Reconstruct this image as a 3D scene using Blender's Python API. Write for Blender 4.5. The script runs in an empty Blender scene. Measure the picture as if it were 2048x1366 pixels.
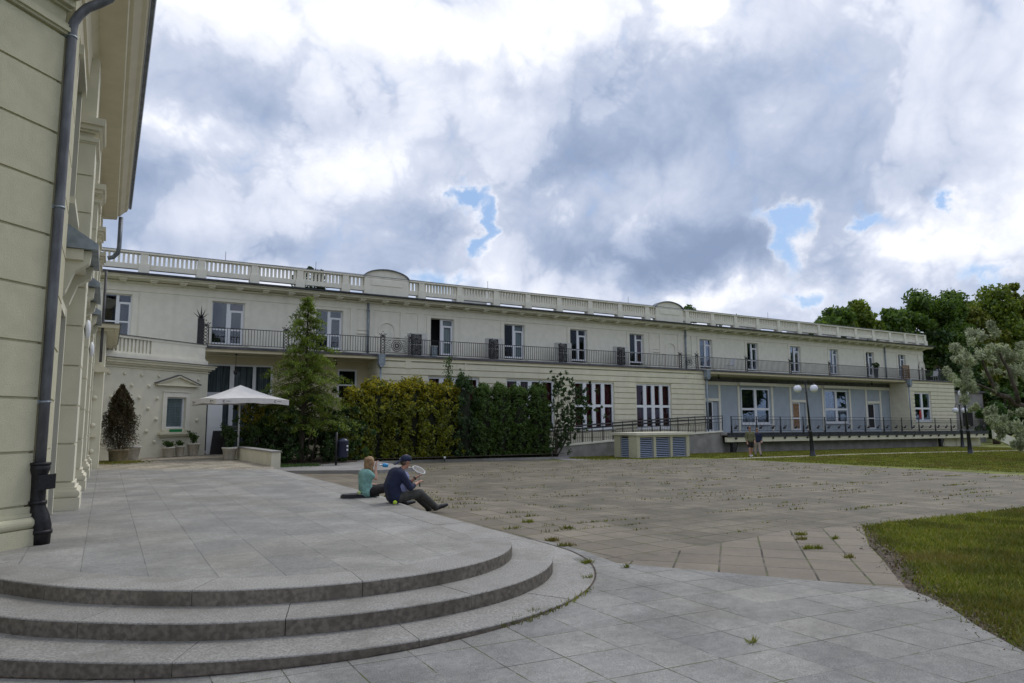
import bpy, bmesh, math, random
import numpy as np
from mathutils import Vector, Matrix
from mathutils.geometry import delaunay_2d_cdt
S=bpy.context.scene; COL=S.collection; R=math.radians
# ---------------- camera
cam=bpy.data.cameras.new("camera"); co=bpy.data.objects.new("camera",cam); COL.objects.link(co)
cam.sensor_width=36; cam.lens=24.12; cam.clip_end=3000; cam.clip_start=0.05
rows=((0.862246,-0.054777,-0.503517),(-0.506471,-0.102222,-0.856176),(-0.004571,0.993253,-0.115883))
X_=Vector(rows[0]).normalized(); Y_=Vector(rows[1]); Y_=(Y_-X_*Y_.dot(X_)).normalized(); Z_=X_.cross(Y_)
co.matrix_world=Matrix.Translation((0,0,1.40))@Matrix((X_,Y_,Z_)).to_4x4()
S.camera=co; S.render.resolution_x=1024; S.render.resolution_y=683
S.view_settings.view_transform='Standard'; S.view_settings.look='None'; S.view_settings.exposure=0.24; S.view_settings.gamma=1
# ---------------- sky
W=bpy.data.worlds.new("World"); S.world=W; W.use_nodes=True
NT=W.node_tree; NT.nodes.clear()
def node(nt,t,**k):
    n=nt.nodes.new(t)
    for a,b in k.items(): setattr(n,a,b)
    return n
def setin(nt,s,v):
    if isinstance(v,bpy.types.NodeSocket): nt.links.new(v,s)
    else: s.default_value=v
def mth(nt,op,a,b=0.0,c=None,clamp=False):
    n=node(nt,'ShaderNodeMath',operation=op,use_clamp=clamp); setin(nt,n.inputs[0],a); setin(nt,n.inputs[1],b)
    if c is not None: setin(nt,n.inputs[2],c)
    return n.outputs[0]
def mixc(nt,f,a,b,bt='MIX'):
    n=node(nt,'ShaderNodeMix',data_type='RGBA',blend_type=bt); setin(nt,n.inputs[0],f)
    setin(nt,n.inputs[6],a if isinstance(a,bpy.types.NodeSocket) else (*a,1)); setin(nt,n.inputs[7],b if isinstance(b,bpy.types.NodeSocket) else (*b,1)); return n.outputs[2]
def sstep(nt,v,lo,hi,a=0.0,b=1.0):
    n=node(nt,'ShaderNodeMapRange',interpolation_type='SMOOTHSTEP'); setin(nt,n.inputs[0],v)
    n.inputs[1].default_value=lo; n.inputs[2].default_value=hi; n.inputs[3].default_value=a; n.inputs[4].default_value=b; return n.outputs[0]
SUN_EL=52; SUN_AZ=68     # azimuth measured from +Y towards +X
DK=[(45.4,13.3,7.3,2.0,.9),(40.3,22.3,5.4,1.9,.45),(48.7,26.3,6.1,2.8,.5),(55.9,19.1,7.3,2.8,.4),(62.4,16.6,4.1,2.0,.45),(57.9,11.8,2.0,1.5,.7),(66,23.8,5.4,3,.35),(37.4,27.3,2.9,2.3,.85),(30.8,26.4,2.6,1.4,.75),(25.1,28.5,2.6,.9,.5),(23.9,16.6,3.4,1.2,.55),(31.7,21.1,5.2,2.8,.6),(6.2,13.9,11.5,1.7,.6),(3.5,19,3.9,2.1,.4),(6.8,25.2,4.6,1.7,.3),(14.2,23.7,4.5,2.2,.5),(35.9,14.2,5,2,.4),(46.8,30.3,5.9,1.5,-.6),(25.1,30.6,4.4,1.7,-.35),(3.4,21.9,4.3,1.4,-.45),(16.8,21.3,6.3,1.5,-.4),(10.8,30.6,8.2,1.3,-.3),(26.9,17.5,2.1,2.8,-.4),(63.7,12.9,4.3,1.7,-.5),(53.6,10,3.5,1.5,-.6),(46,9.7,3.1,.8,-.6),(25.3,11.7,2.5,.6,-.5),(35.3,31,2.6,2,-.3)]
HL=[(26.5,18.7,1.4,.6,1),(28.6,17.1,.6,1.6,1),(27.8,14.6,.8,1,.8),(52.4,16,1.6,.7,1),(53.4,13.8,1.1,1.7,1),(58.9,14.2,.8,.5,1),(63.6,15.2,.7,.5,1),(54,9.2,1.4,.6,.8),(65.6,10.2,1.7,.5,.7),(24,11.7,2.5,.7,.6)]
def sky():
    nt=NT; tc=node(nt,'ShaderNodeTexCoord'); d=node(nt,'ShaderNodeVectorMath',operation='NORMALIZE'); nt.links.new(tc.outputs['Generated'],d.inputs[0])
    # cloud deck coordinates: direction projected on a flat layer
    sp=node(nt,'ShaderNodeSeparateXYZ'); nt.links.new(d.outputs[0],sp.inputs[0])
    zz=mth(nt,'ADD',mth(nt,'MAXIMUM',sp.outputs[2],0.0),0.16)
    cx=node(nt,'ShaderNodeCombineXYZ'); nt.links.new(mth(nt,'DIVIDE',sp.outputs[0],zz),cx.inputs[0]); nt.links.new(mth(nt,'DIVIDE',sp.outputs[1],zz),cx.inputs[1])
    def noise(scale,det,rough,dist,off=0.0,vec=None):
        n=node(nt,'ShaderNodeTexNoise'); n.inputs['Scale'].default_value=scale; n.inputs['Detail'].default_value=det; n.inputs['Roughness'].default_value=rough; n.inputs['Distortion'].default_value=dist
        v=node(nt,'ShaderNodeVectorMath',operation='ADD'); nt.links.new(vec or cx.outputs[0],v.inputs[0]); v.inputs[1].default_value=(off,off*1.7,off*.3); nt.links.new(v.outputs[0],n.inputs['Vector']); return n
    n1=noise(1.15,7,.58,.35,3.1); n2=noise(3.2,6,.6,.5,7.7); n3=noise(9,5,.62,.3,1.3,d.outputs[0]); n4=noise(3.0,3,.5,0,5.5,d.outputs[0])
    az=mth(nt,'MULTIPLY',mth(nt,'ARCTAN2',sp.outputs[0],sp.outputs[1]),57.2958); el=mth(nt,'MULTIPLY',mth(nt,'ARCSINE',sp.outputs[2]),57.2958)
    wz=node(nt,'ShaderNodeSeparateXYZ'); nt.links.new(n3.outputs['Color'],wz.inputs[0])
    w4=node(nt,'ShaderNodeSeparateXYZ'); nt.links.new(n4.outputs['Color'],w4.inputs[0])
    n5=noise(34,5,.6,.2,2.2,d.outputs[0]); w5=node(nt,'ShaderNodeSeparateXYZ'); nt.links.new(n5.outputs['Color'],w5.inputs[0])
    def warp(base,ch,a4,a3,a5):
        v=mth(nt,'MULTIPLY_ADD',mth(nt,'SUBTRACT',wz.outputs[ch],.5),a3,base); v=mth(nt,'MULTIPLY_ADD',mth(nt,'SUBTRACT',w4.outputs[ch],.5),a4,v)
        return mth(nt,'MULTIPLY_ADD',mth(nt,'SUBTRACT',w5.outputs[ch],.5),a5,v)
    azd=warp(az,0,5,9,2.5); eld=warp(el,1,2,6,2.0)
    azh=warp(az,0,0,6.5,3.2); elh=warp(el,1,0,4.2,2.6)
    def blobs(L,A,E):
        acc=None
        for a,e,sa,se,am in L:
            u=mth(nt,'MULTIPLY',mth(nt,'SUBTRACT',A,a),1/sa); v=mth(nt,'MULTIPLY',mth(nt,'SUBTRACT',E,e),1/se)
            q=mth(nt,'ADD',mth(nt,'MULTIPLY',u,u),mth(nt,'MULTIPLY',v,v)); g=mth(nt,'POWER',2.71828,mth(nt,'MULTIPLY',q,-.6))
            acc=mth(nt,'MULTIPLY',g,am) if acc is None else mth(nt,'MULTIPLY_ADD',g,am,acc)
        return acc
    dk=blobs(DK,azd,eld); hl=blobs(HL,azh,elh)
    # puffy billows: folded noise octaves on the (slightly flattened) direction sphere
    sq=node(nt,'ShaderNodeVectorMath',operation='MULTIPLY'); nt.links.new(d.outputs[0],sq.inputs[0]); sq.inputs[1].default_value=(1,1,1.12)
    wq=node(nt,'ShaderNodeVectorMath',operation='MULTIPLY_ADD'); nt.links.new(n4.outputs['Color'],wq.inputs[0]); wq.inputs[1].default_value=(.16,.16,.16); nt.links.new(sq.outputs[0],wq.inputs[2])
    bil=None
    for i,(sc_,am) in enumerate(((5.2,.46),(11.5,.27),(25,.15),(55,.08),(115,.045))):
        q=noise(sc_,0,.5,.0,1.7*i+.4,wq.outputs[0]); f=mth(nt,'MULTIPLY',mth(nt,'ABSOLUTE',mth(nt,'SUBTRACT',q.outputs[0],.5)),3.2*am)
        bil=f if bil is None else mth(nt,'ADD',bil,f)
    big=noise(2.3,6,.52,.15,8.1,wq.outputs[0])
    mass=mth(nt,'ADD',mth(nt,'MULTIPLY',big.outputs[0],1.0),mth(nt,'MULTIPLY',bil,.34))
    rim=sstep(nt,mass,.60,.66)                      # bright puffs in front of the grey deck
    val=mth(nt,'MULTIPLY_ADD',mth(nt,'SUBTRACT',n1.outputs[0],.5),.35,.475)
    val=mth(nt,'MULTIPLY_ADD',mth(nt,'SUBTRACT',big.outputs[0],.5),1.05,val)
    val=mth(nt,'MULTIPLY_ADD',dk,-.45,val)
    val=mth(nt,'MULTIPLY_ADD',rim,.11,val)
    val=mth(nt,'MULTIPLY_ADD',mth(nt,'SUBTRACT',bil,.33),.42,val)
    val=mth(nt,'MULTIPLY_ADD',mth(nt,'SUBTRACT',n3.outputs[0],.5),.18,val)
    # brighter towards the hidden sun
    el_s,az_s=R(58),R(38); sd=(math.cos(el_s)*math.sin(az_s),math.cos(el_s)*math.cos(az_s),math.sin(el_s))
    dt=node(nt,'ShaderNodeVectorMath',operation='DOT_PRODUCT'); nt.links.new(d.outputs[0],dt.inputs[0]); dt.inputs[1].default_value=sd
    val=mth(nt,'MULTIPLY_ADD',sstep(nt,dt.outputs['Value'],.5,1.0),.12,val)
    rp=node(nt,'ShaderNodeValToRGB'); nt.links.new(val,rp.inputs[0]); cr=rp.color_ramp; cr.interpolation='B_SPLINE'
    cr.elements[0].position=.0; cr.elements[0].color=(.215,.28,.42,1); cr.elements[1].position=1.02 if False else 1.0; cr.elements[1].color=(1.06,1.06,1.07,1)
    for p,c in ((.22,(.31,.385,.54)),(.45,(.49,.545,.68)),(.66,(.66,.70,.81)),(.84,(.86,.88,.94))):
        e=cr.elements.new(p); e.color=(*c,1)
    st=node(nt,'ShaderNodeTexSky',sky_type='NISHITA'); st.sun_disc=False; st.sun_elevation=R(SUN_EL); st.sun_rotation=R(SUN_AZ)
    blue=node(nt,'ShaderNodeVectorMath',operation='MULTIPLY'); nt.links.new(st.outputs[0],blue.inputs[0]); blue.inputs[1].default_value=(.085,.085,.085)
    bl=mixc(nt,.6,blue.outputs[0],(.32,.50,.82))
    hq=mth(nt,'MULTIPLY_ADD',mth(nt,'SUBTRACT',bil,.33),-1.5,mth(nt,'MULTIPLY_ADD',mth(nt,'SUBTRACT',n3.outputs[0],.5),1.2,hl))
    m=sstep(nt,hq,.22,.95)
    edge=sstep(nt,hl,.05,.5); cl=mixc(nt,mth(nt,'MULTIPLY',edge,.38),rp.outputs[0],(1.0,1.0,1.02))
    fin=mixc(nt,m,cl,bl)
    low=sstep(nt,sp.outputs[2],-.02,.02); fin=mixc(nt,low,(.10,.10,.085),fin)
    bg=node(nt,'ShaderNodeBackground'); nt.links.new(fin,bg.inputs[0]); bg.inputs[1].default_value=1.0
    o=node(nt,'ShaderNodeOutputWorld'); nt.links.new(bg.outputs[0],o.inputs[0])
sky()
sl=bpy.data.lights.new("sun",'SUN'); so=bpy.data.objects.new("sun",sl); COL.objects.link(so)
sl.energy=1.1; sl.angle=R(20); sl.color=(1,.96,.89)
so.rotation_euler=Vector((math.cos(R(SUN_EL))*math.sin(R(SUN_AZ)),math.cos(R(SUN_EL))*math.cos(R(SUN_AZ)),math.sin(R(SUN_EL)))).to_track_quat('Z','Y').to_euler()
# ---------------- materials
def mat(name,col,rough=.8,metal=0,spec=.5,nscale=None,namt=.15,bump=0,bscale=60,detail=4,stretch=None,stain=0,island=0,blot=0):
    m=bpy.data.materials.new(name); m.use_nodes=True; nt=m.node_tree; b=nt.nodes['Principled BSDF']
    b.inputs['Roughness'].default_value=rough; b.inputs['Metallic'].default_value=metal; b.inputs['Specular IOR Level'].default_value=spec
    c=None; tc=node(nt,'ShaderNodeTexCoord')
    vec=tc.outputs['Object']
    if stretch:
        mp=node(nt,'ShaderNodeMapping'); mp.inputs['Scale'].default_value=stretch; nt.links.new(vec,mp.inputs[0]); vs=mp.outputs[0]
    else: vs=vec
    if nscale:
        n=node(nt,'ShaderNodeTexNoise'); n.inputs['Scale'].default_value=nscale; n.inputs['Detail'].default_value=detail; nt.links.new(vs,n.inputs['Vector'])
        f=sstep(nt,n.outputs[0],.3,.7); lo=tuple(x*(1-namt) for x in col); hi=tuple(min(1,x*(1+namt)) for x in col)
        c=mixc(nt,f,lo,hi)
    if stain:
        n=node(nt,'ShaderNodeTexNoise'); n.inputs['Scale'].default_value=.9; n.inputs['Detail'].default_value=6; mp=node(nt,'ShaderNodeMapping'); mp.inputs['Scale'].default_value=(3.2,3.2,.4); nt.links.new(vec,mp.inputs[0]); nt.links.new(mp.outputs[0],n.inputs['Vector'])
        f=sstep(nt,n.outputs[0],.52,.75,0,stain); c=mixc(nt,f,c if c is not None else col,tuple(x*.62 for x in col))
    if blot:
        n=node(nt,'ShaderNodeTexNoise'); n.inputs['Scale'].default_value=1.7; n.inputs['Detail'].default_value=8; n.inputs['Roughness'].default_value=.65; nt.links.new(vec,n.inputs['Vector'])
        c=mixc(nt,sstep(nt,n.outputs[0],.45,.68,0,blot),c,tuple(x*.55 for x in (col[0]*1.02,col[1]*.98,col[2]*.90)))
    if island:
        gi=node(nt,'ShaderNodeNewGeometry'); v=node(nt,'ShaderNodeVectorMath',operation='SCALE'); nt.links.new(c,v.inputs[0]); nt.links.new(sstep(nt,gi.outputs['Random Per Island'],0,1,1-island,1+island),v.inputs[3]); c=v.outputs[0]
    if c is not None: nt.links.new(c,b.inputs['Base Color'])
    else: b.inputs['Base Color'].default_value=(*col,1)
    if bump:
        n=node(nt,'ShaderNodeTexNoise'); n.inputs['Scale'].default_value=bscale; n.inputs['Detail'].default_value=5; nt.links.new(vs,n.inputs['Vector'])
        bp=node(nt,'ShaderNodeBump'); bp.inputs['Strength'].default_value=bump; bp.inputs['Distance'].default_value=.02; nt.links.new(n.outputs[0],bp.inputs['Height']); nt.links.new(bp.outputs[0],b.inputs['Normal'])
    return m
def leafmat(name,cols,trans=.35,top=None,dry=None):
    m=bpy.data.materials.new(name); m.use_nodes=True; nt=m.node_tree; nt.nodes.clear()
    g=node(nt,'ShaderNodeNewGeometry'); rp=node(nt,'ShaderNodeValToRGB'); nt.links.new(g.outputs['Random Per Island'],rp.inputs[0])
    cr=rp.color_ramp; cr.elements[0].color=(*cols[0],1); cr.elements[1].color=(*cols[-1],1)
    for i,c in enumerate(cols[1:-1]): e=cr.elements.new((i+1)/(len(cols)-1)); e.color=(*c,1)
    # clumps of lighter and darker growth
    tc=node(nt,'ShaderNodeTexCoord'); n=node(nt,'ShaderNodeTexNoise'); n.inputs['Scale'].default_value=1.3; n.inputs['Detail'].default_value=3; nt.links.new(tc.outputs['Object'],n.inputs['Vector'])
    f=sstep(nt,n.outputs[0],.35,.65,.7,1.3); sc=node(nt,'ShaderNodeVectorMath',operation='SCALE'); nt.links.new(rp.outputs[0],sc.inputs[0]); nt.links.new(f,sc.inputs[3])
    if top:
        sz=node(nt,'ShaderNodeSeparateXYZ'); nt.links.new(tc.outputs['Object'],sz.inputs[0]); mc=mixc(nt,mth(nt,'MULTIPLY',sstep(nt,sz.outputs[2],top[1],top[2]),sstep(nt,g.outputs['Random Per Island'],.2,.7)),sc.outputs[0],top[0])
        class _o: outputs=[mc]
        sc=_o
    if dry:
        nd=node(nt,'ShaderNodeTexNoise'); nd.inputs['Scale'].default_value=dry[1]; nd.inputs['Detail'].default_value=5; nt.links.new(tc.outputs['Object'],nd.inputs['Vector']); mc=mixc(nt,sstep(nt,nd.outputs[0],.50,.68,0,.75),sc.outputs[0],dry[0])
        class _o2: outputs=[mc]
        sc=_o2
    d=node(nt,'ShaderNodeBsdfDiffuse'); t=node(nt,'ShaderNodeBsdfTranslucent'); gl=node(nt,'ShaderNodeBsdfGlossy'); gl.inputs['Roughness'].default_value=.5; gl.inputs[0].default_value=(.7,.8,.7,1)
    for q in (d,t): nt.links.new(sc.outputs[0],q.inputs[0])
    mx=node(nt,'ShaderNodeMixShader'); mx.inputs[0].default_value=trans; nt.links.new(d.outputs[0],mx.inputs[1]); nt.links.new(t.outputs[0],mx.inputs[2])
    m2=node(nt,'ShaderNodeMixShader'); m2.inputs[0].default_value=.04; nt.links.new(mx.outputs[0],m2.inputs[1]); nt.links.new(gl.outputs[0],m2.inputs[2])
    o=node(nt,'ShaderNodeOutputMaterial'); nt.links.new(m2.outputs[0],o.inputs[0]); return m
def glassmat(name,tint=(.8,.85,.9),refl=.05):
    m=bpy.data.materials.new(name); m.use_nodes=True; nt=m.node_tree; nt.nodes.clear()
    t=node(nt,'ShaderNodeBsdfTransparent'); t.inputs[0].default_value=(*tint,1); g=node(nt,'ShaderNodeBsdfGlossy'); g.inputs['Roughness'].default_value=.015; g.inputs[0].default_value=(.9,.95,1,1)
    fr=node(nt,'ShaderNodeFresnel'); fr.inputs[0].default_value=1.38; f=mth(nt,'MULTIPLY_ADD',fr.outputs[0],.45,refl,clamp=True)
    mx=node(nt,'ShaderNodeMixShader'); nt.links.new(f,mx.inputs[0]); nt.links.new(t.outputs[0],mx.inputs[1]); nt.links.new(g.outputs[0],mx.inputs[2])
    o=node(nt,'ShaderNodeOutputMaterial'); nt.links.new(mx.outputs[0],o.inputs[0]); return m
def slabmat(name,c1,c2,mortar,bw,bh,off,msize,swap=False,rot=0.0,shear=None,speck=.25,patch=.2,origin=(0,0),green=0.0,rough=.75,warm=None,fade=.6):
    """paving slabs: one brick cell per slab, joints recessed by bump"""
    m=bpy.data.materials.new(name); m.use_nodes=True; nt=m.node_tree; b=nt.nodes['Principled BSDF']; b.inputs['Roughness'].default_value=rough; b.inputs['Specular IOR Level'].default_value=.35
    tc=node(nt,'ShaderNodeTexCoord'); mp=node(nt,'ShaderNodeMapping'); mp.vector_type='POINT'
    mp.inputs['Rotation'].default_value=(0,0,rot+(-math.pi/2 if swap else 0)); mp.inputs['Location'].default_value=(origin[0],origin[1],0); nt.links.new(tc.outputs['Object'],mp.inputs[0])
    if shear:
        sx=node(nt,'ShaderNodeSeparateXYZ'); nt.links.new(tc.outputs['Object'],sx.inputs[0]); cc=node(nt,'ShaderNodeCombineXYZ')
        nt.links.new(mth(nt,'ADD',mth(nt,'MULTIPLY_ADD',sx.outputs[0],shear[0],sx.outputs[1]),shear[1]),cc.inputs[0]); nt.links.new(mth(nt,'ADD',sx.outputs[0],shear[2]),cc.inputs[1]); mp=cc
    # slight wobble of the joints
    nw=node(nt,'ShaderNodeTexNoise'); nw.inputs['Scale'].default_value=1.7; nw.inputs['Detail'].default_value=2; nt.links.new(tc.outputs['Object'],nw.inputs['Vector'])
    wv=node(nt,'ShaderNodeVectorMath',operation='MULTIPLY_ADD'); nt.links.new(nw.outputs['Color'],wv.inputs[0]); wv.inputs[1].default_value=(.02,.02,0); nt.links.new(mp.outputs[0],wv.inputs[2])
    br=node(nt,'ShaderNodeTexBrick'); br.offset=off; br.squash=1.0; nt.links.new(wv.outputs[0],br.inputs['Vector'])
    br.inputs['Color1'].default_value=(*c1,1); br.inputs['Color2'].default_value=(*c2,1); br.inputs['Mortar'].default_value=(*mortar,1)
    br.inputs['Scale'].default_value=1; br.inputs['Mortar Size'].default_value=msize; br.inputs['Mortar Smooth'].default_value=.15; br.inputs['Brick Width'].default_value=bw; br.inputs['Row Height'].default_value=bh; br.inputs['Bias'].default_value=0
    def nz(s,d=4,r=.6):
        n=node(nt,'ShaderNodeTexNoise'); n.inputs['Scale'].default_value=s; n.inputs['Detail'].default_value=d; n.inputs['Roughness'].default_value=r; nt.links.new(tc.outputs['Object'],n.inputs['Vector']); return n
    s1=nz(130,2,.7); s2=nz(1.1,5); s3=nz(14,4); s4=nz(.35,4)
    fd=nz(1.9,4,.7); avg=tuple((p+q)/2 for p,q in zip(c1,c2)); c=mixc(nt,mth(nt,'MULTIPLY',br.outputs['Fac'],sstep(nt,fd.outputs[0],.42,.58,0,fade)),br.outputs['Color'],avg)
    f=sstep(nt,s1.outputs[0],.35,.65,1-speck,1+speck); v=node(nt,'ShaderNodeVectorMath',operation='SCALE'); nt.links.new(c,v.inputs[0]); nt.links.new(f,v.inputs[3])
    f=sstep(nt,s2.outputs[0],.35,.7,1-patch,1+patch*.6); v2=node(nt,'ShaderNodeVectorMath',operation='SCALE'); nt.links.new(v.outputs[0],v2.inputs[0]); nt.links.new(f,v2.inputs[3])
    f=sstep(nt,s3.outputs[0],.38,.62,1-patch*.3,1+patch*.3); v3=node(nt,'ShaderNodeVectorMath',operation='SCALE'); nt.links.new(v2.outputs[0],v3.inputs[0]); nt.links.new(f,v3.inputs[3])
    out=v3.outputs[0]
    if warm: out=mixc(nt,sstep(nt,s4.outputs[0],.45,.6,0,.6),out,warm,'MULTIPLY')
    if green:
        sg=nz(2.6,5,.7); gm=mth(nt,'MULTIPLY',br.outputs['Fac'],sstep(nt,sg.outputs[0],.52-.1*green,.6)); out=mixc(nt,gm,out,(.07,.085,.018))
    nt.links.new(out,b.inputs['Base Color'])
    h=mth(nt,'MULTIPLY_ADD',br.outputs['Fac'],-1.0,mth(nt,'MULTIPLY',s1.outputs[0],.12))
    bp=node(nt,'ShaderNodeBump'); bp.inputs['Strength'].default_value=.5; bp.inputs['Distance'].default_value=.012; nt.links.new(h,bp.inputs['Height']); nt.links.new(bp.outputs[0],b.inputs['Normal'])
    return m
M={}
M['cream']=mat('cream_stucco',(.67,.645,.525),.9,nscale=2.2,namt=.05,bump=.08,bscale=40,stain=.2)
M['cream_white']=mat('pale_cream_trim',(.72,.70,.605),.85,nscale=3,namt=.04,stain=.16)
M['rust_cream']=mat('yellow_cream_stucco',(.67,.64,.50),.9,nscale=2,namt=.05,bump=.08,bscale=40,stain=.18)
M['eave']=mat('eave_plaster',(.70,.64,.48),.9,nscale=2,namt=.04,stain=.12)
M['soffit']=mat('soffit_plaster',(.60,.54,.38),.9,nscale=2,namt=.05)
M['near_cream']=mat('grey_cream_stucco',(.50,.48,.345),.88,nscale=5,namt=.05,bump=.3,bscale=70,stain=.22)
M['bluewall']=mat('blue_grey_render',(.34,.39,.44),.9,nscale=2,namt=.05)
M['white']=mat('white_painted_frame',(.72,.74,.78),.45)
M['zincd']=mat('weathered_dark_zinc_pipe',(.125,.13,.145),.55,metal=.3,nscale=5,namt=.3,stain=.4,bump=.1,bscale=60,stretch=(2,2,.6))
M['zinc']=mat('zinc_sheet',(.16,.18,.21),.5,metal=.35,nscale=4,namt=.25,stain=.3)
M['zincl']=mat('pale_zinc_pipe',(.24,.28,.32),.5,metal=.4,nscale=6,namt=.2)
M['dkzinc']=mat('dark_gutter_metal',(.045,.05,.065),.45,metal=.3,nscale=4,namt=.3)
M['dkflash']=mat('dark_flashing',(.09,.09,.10),.6,metal=.2,nscale=3,namt=.3)
M['iron']=mat('black_wrought_iron',(.025,.025,.028),.5,metal=.3,nscale=8,namt=.3)
M['castiron']=mat('black_cast_iron',(.018,.017,.02),.42,metal=.4,nscale=30,namt=.3,bump=.2,bscale=90)
M['glass']=glassmat('window_glass',refl=.0); M['glass2']=glassmat('sky_reflecting_glass',refl=.05)
M['dark']=mat('dark_room',(.012,.012,.014),.9)
M['red']=mat('red_curtain',(.13,.014,.016),.9,nscale=3,namt=.3,stretch=(8,1,.3))
M['pale']=mat('pale_curtain',(.42,.43,.36),.9,nscale=3,namt=.2,stretch=(8,1,.3))
M['concrete']=mat('grey_concrete',(.27,.26,.25),.9,nscale=1.5,namt=.18,bump=.2,bscale=20,stain=.4)
M['soil']=mat('dry_soil',(.075,.055,.04),.95,nscale=14,namt=.5,bump=.6,bscale=30)
M['bark']=mat('tree_bark',(.07,.055,.042),.9,nscale=10,namt=.4,bump=.5,bscale=25,stretch=(1,1,.25))
M['pot']=mat('pale_clay_pot',(.56,.54,.49),.85,nscale=10,namt=.12)
M['tan']=mat('tan_ceramic_pot',(.30,.25,.16),.7,nscale=10,namt=.2)
M['black']=mat('black_plastic',(.015,.015,.017),.5)
M['canvas']=mat('off_white_canvas',(.66,.64,.62),.8,nscale=4,namt=.05)
M['skin']=mat('skin',(.42,.22,.15),.55); M['skin2']=mat('fair_skin',(.52,.30,.22),.55)
M['acgrey']=mat('air_conditioner_casing',(.50,.50,.48),.5,nscale=5,namt=.08)
M['louvre']=mat('galvanised_louvre',(.36,.42,.53),.5,nscale=9,namt=.12)
M['brick']=mat('brown_wood',(.25,.15,.08),.8,nscale=12,namt=.4)
M['flag']=None
# ---------------- mesh helpers
class MB:
    def __init__(s): s.v=[]; s.f=[]; s.sm=[]
    def add(s,vs,fs,smooth=False):
        o=len(s.v); s.v+= [tuple(q) for q in vs]; s.f+=[tuple(i+o for i in f) for f in fs]; s.sm+=[smooth]*len(fs); return s
    def box(s,x0,y0,z0,x1,y1,z1):
        return s.add([(x0,y0,z0),(x1,y0,z0),(x1,y1,z0),(x0,y1,z0),(x0,y0,z1),(x1,y0,z1),(x1,y1,z1),(x0,y1,z1)],[(0,3,2,1),(4,5,6,7),(0,1,5,4),(1,2,6,5),(2,3,7,6),(3,0,4,7)])
    def obox(s,c,u,w,h,hu,hw,hh):
        c=Vector(c);u=Vector(u).normalized();w=Vector(w).normalized();h=Vector(h).normalized()
        p=[c+u*a*hu+w*b*hw+h*d*hh for d in(-1,1) for a,b in((-1,-1),(1,-1),(1,1),(-1,1))]
        return s.add(p,[(0,3,2,1),(4,5,6,7),(0,1,5,4),(1,2,6,5),(2,3,7,6),(3,0,4,7)])
    def prism(s,poly,z0,z1):
        n=len(poly); return s.add([(x,y,z0) for x,y in poly]+[(x,y,z1) for x,y in poly],[tuple(range(n))[::-1],tuple(range(n,2*n))]+[(i,(i+1)%n,(i+1)%n+n,i+n) for i in range(n)])
    def extr(s,poly,a,b):   # poly of 3D points, extruded by vector from a(offset) to b(offset)
        n=len(poly); a=Vector(a);b=Vector(b)
        return s.add([Vector(p)+a for p in poly]+[Vector(p)+b for p in poly],[tuple(range(n))[::-1],tuple(range(n,2*n))]+[(i,(i+1)%n,(i+1)%n+n,i+n) for i in range(n)])
    def tube(s,pts,rad,n=8,smooth=True,caps=True):
        pts=[Vector(p) for p in pts]; rs=rad if isinstance(rad,(list,tuple)) else [rad]*len(pts); vs=[];fs=[]
        up=None
        for i,p in enumerate(pts):
            t=(pts[min(i+1,len(pts)-1)]-pts[max(i-1,0)]).normalized()
            if up is None: up=Vector((0,0,1)) if abs(t.z)<.9 else Vector((1,0,0))
            a=t.cross(up).normalized(); b=a.cross(t).normalized(); up=b
            for k in range(n):
                an=2*math.pi*k/n; vs.append(p+(a*math.cos(an)+b*math.sin(an))*rs[i])
        for i in range(len(pts)-1):
            for k in range(n): fs.append((i*n+k,i*n+(k+1)%n,(i+1)*n+(k+1)%n,(i+1)*n+k))
        s.add(vs,fs,smooth)
        if caps:
            o=len(s.v)-len(vs); s.f.append(tuple(o+k for k in range(n))[::-1]); s.f.append(tuple(o+(len(pts)-1)*n+k for k in range(n))); s.sm+=[False,False]
        return s
    def lathe(s,c,prof,n=16,smooth=True):
        vs=[];fs=[]
        for r,z in prof:
            for k in range(n):
                a=2*math.pi*k/n; vs.append((c[0]+r*math.cos(a),c[1]+r*math.sin(a),c[2]+z))
        for i in range(len(prof)-1):
            for k in range(n): fs.append((i*n+k,i*n+(k+1)%n,(i+1)*n+(k+1)%n,(i+1)*n+k))
        fs.append(tuple(range(n))[::-1]); fs.append(tuple((len(prof)-1)*n+k for k in range(n)))
        return s.add(vs,fs,smooth)
    def ball(s,c,rx,ry=None,rz=None,n=12,m=8):
        ry=ry or rx; rz=rz or rx
        prof=[]; vs=[(c[0],c[1],c[2]-rz)]; fs=[]
        for i in range(1,m):
            t=-math.pi/2+math.pi*i/m
            for k in range(n): a=2*math.pi*k/n; vs.append((c[0]+rx*math.cos(t)*math.cos(a),c[1]+ry*math.cos(t)*math.sin(a),c[2]+rz*math.sin(t)))
        vs.append((c[0],c[1],c[2]+rz))
        for k in range(n): fs.append((0,1+(k+1)%n,1+k))
        for i in range(m-2):
            for k in range(n): o=1+i*n; fs.append((o+k,o+(k+1)%n,o+n+(k+1)%n,o+n+k))
        o=1+(m-2)*n
        for k in range(n): fs.append((o+k,o+(k+1)%n,len(vs)-1))
        return s.add(vs,fs,True)
    def build(s,name,m,parent=None,origin=None,label=None):
        o=Vector(origin) if origin is not None else (root_loc(parent) if parent else Vector((0,0,0)))
        me=bpy.data.meshes.new(name); me.from_pydata([(a-o.x,b-o.y,c-o.z) for a,b,c in s.v],[],s.f)
        me.polygons.foreach_set('use_smooth',s.sm); me.materials.append(M[m] if isinstance(m,str) else m); me.update()
        ob=bpy.data.objects.new(name,me); COL.objects.link(ob)
        if parent: ob.parent=parent
        else: ob.location=o
        if label: ob['label']=label
        return ob
def root_loc(p):
    l=Vector((0,0,0))
    while p: l+=p.location; p=p.parent
    return l
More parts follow.
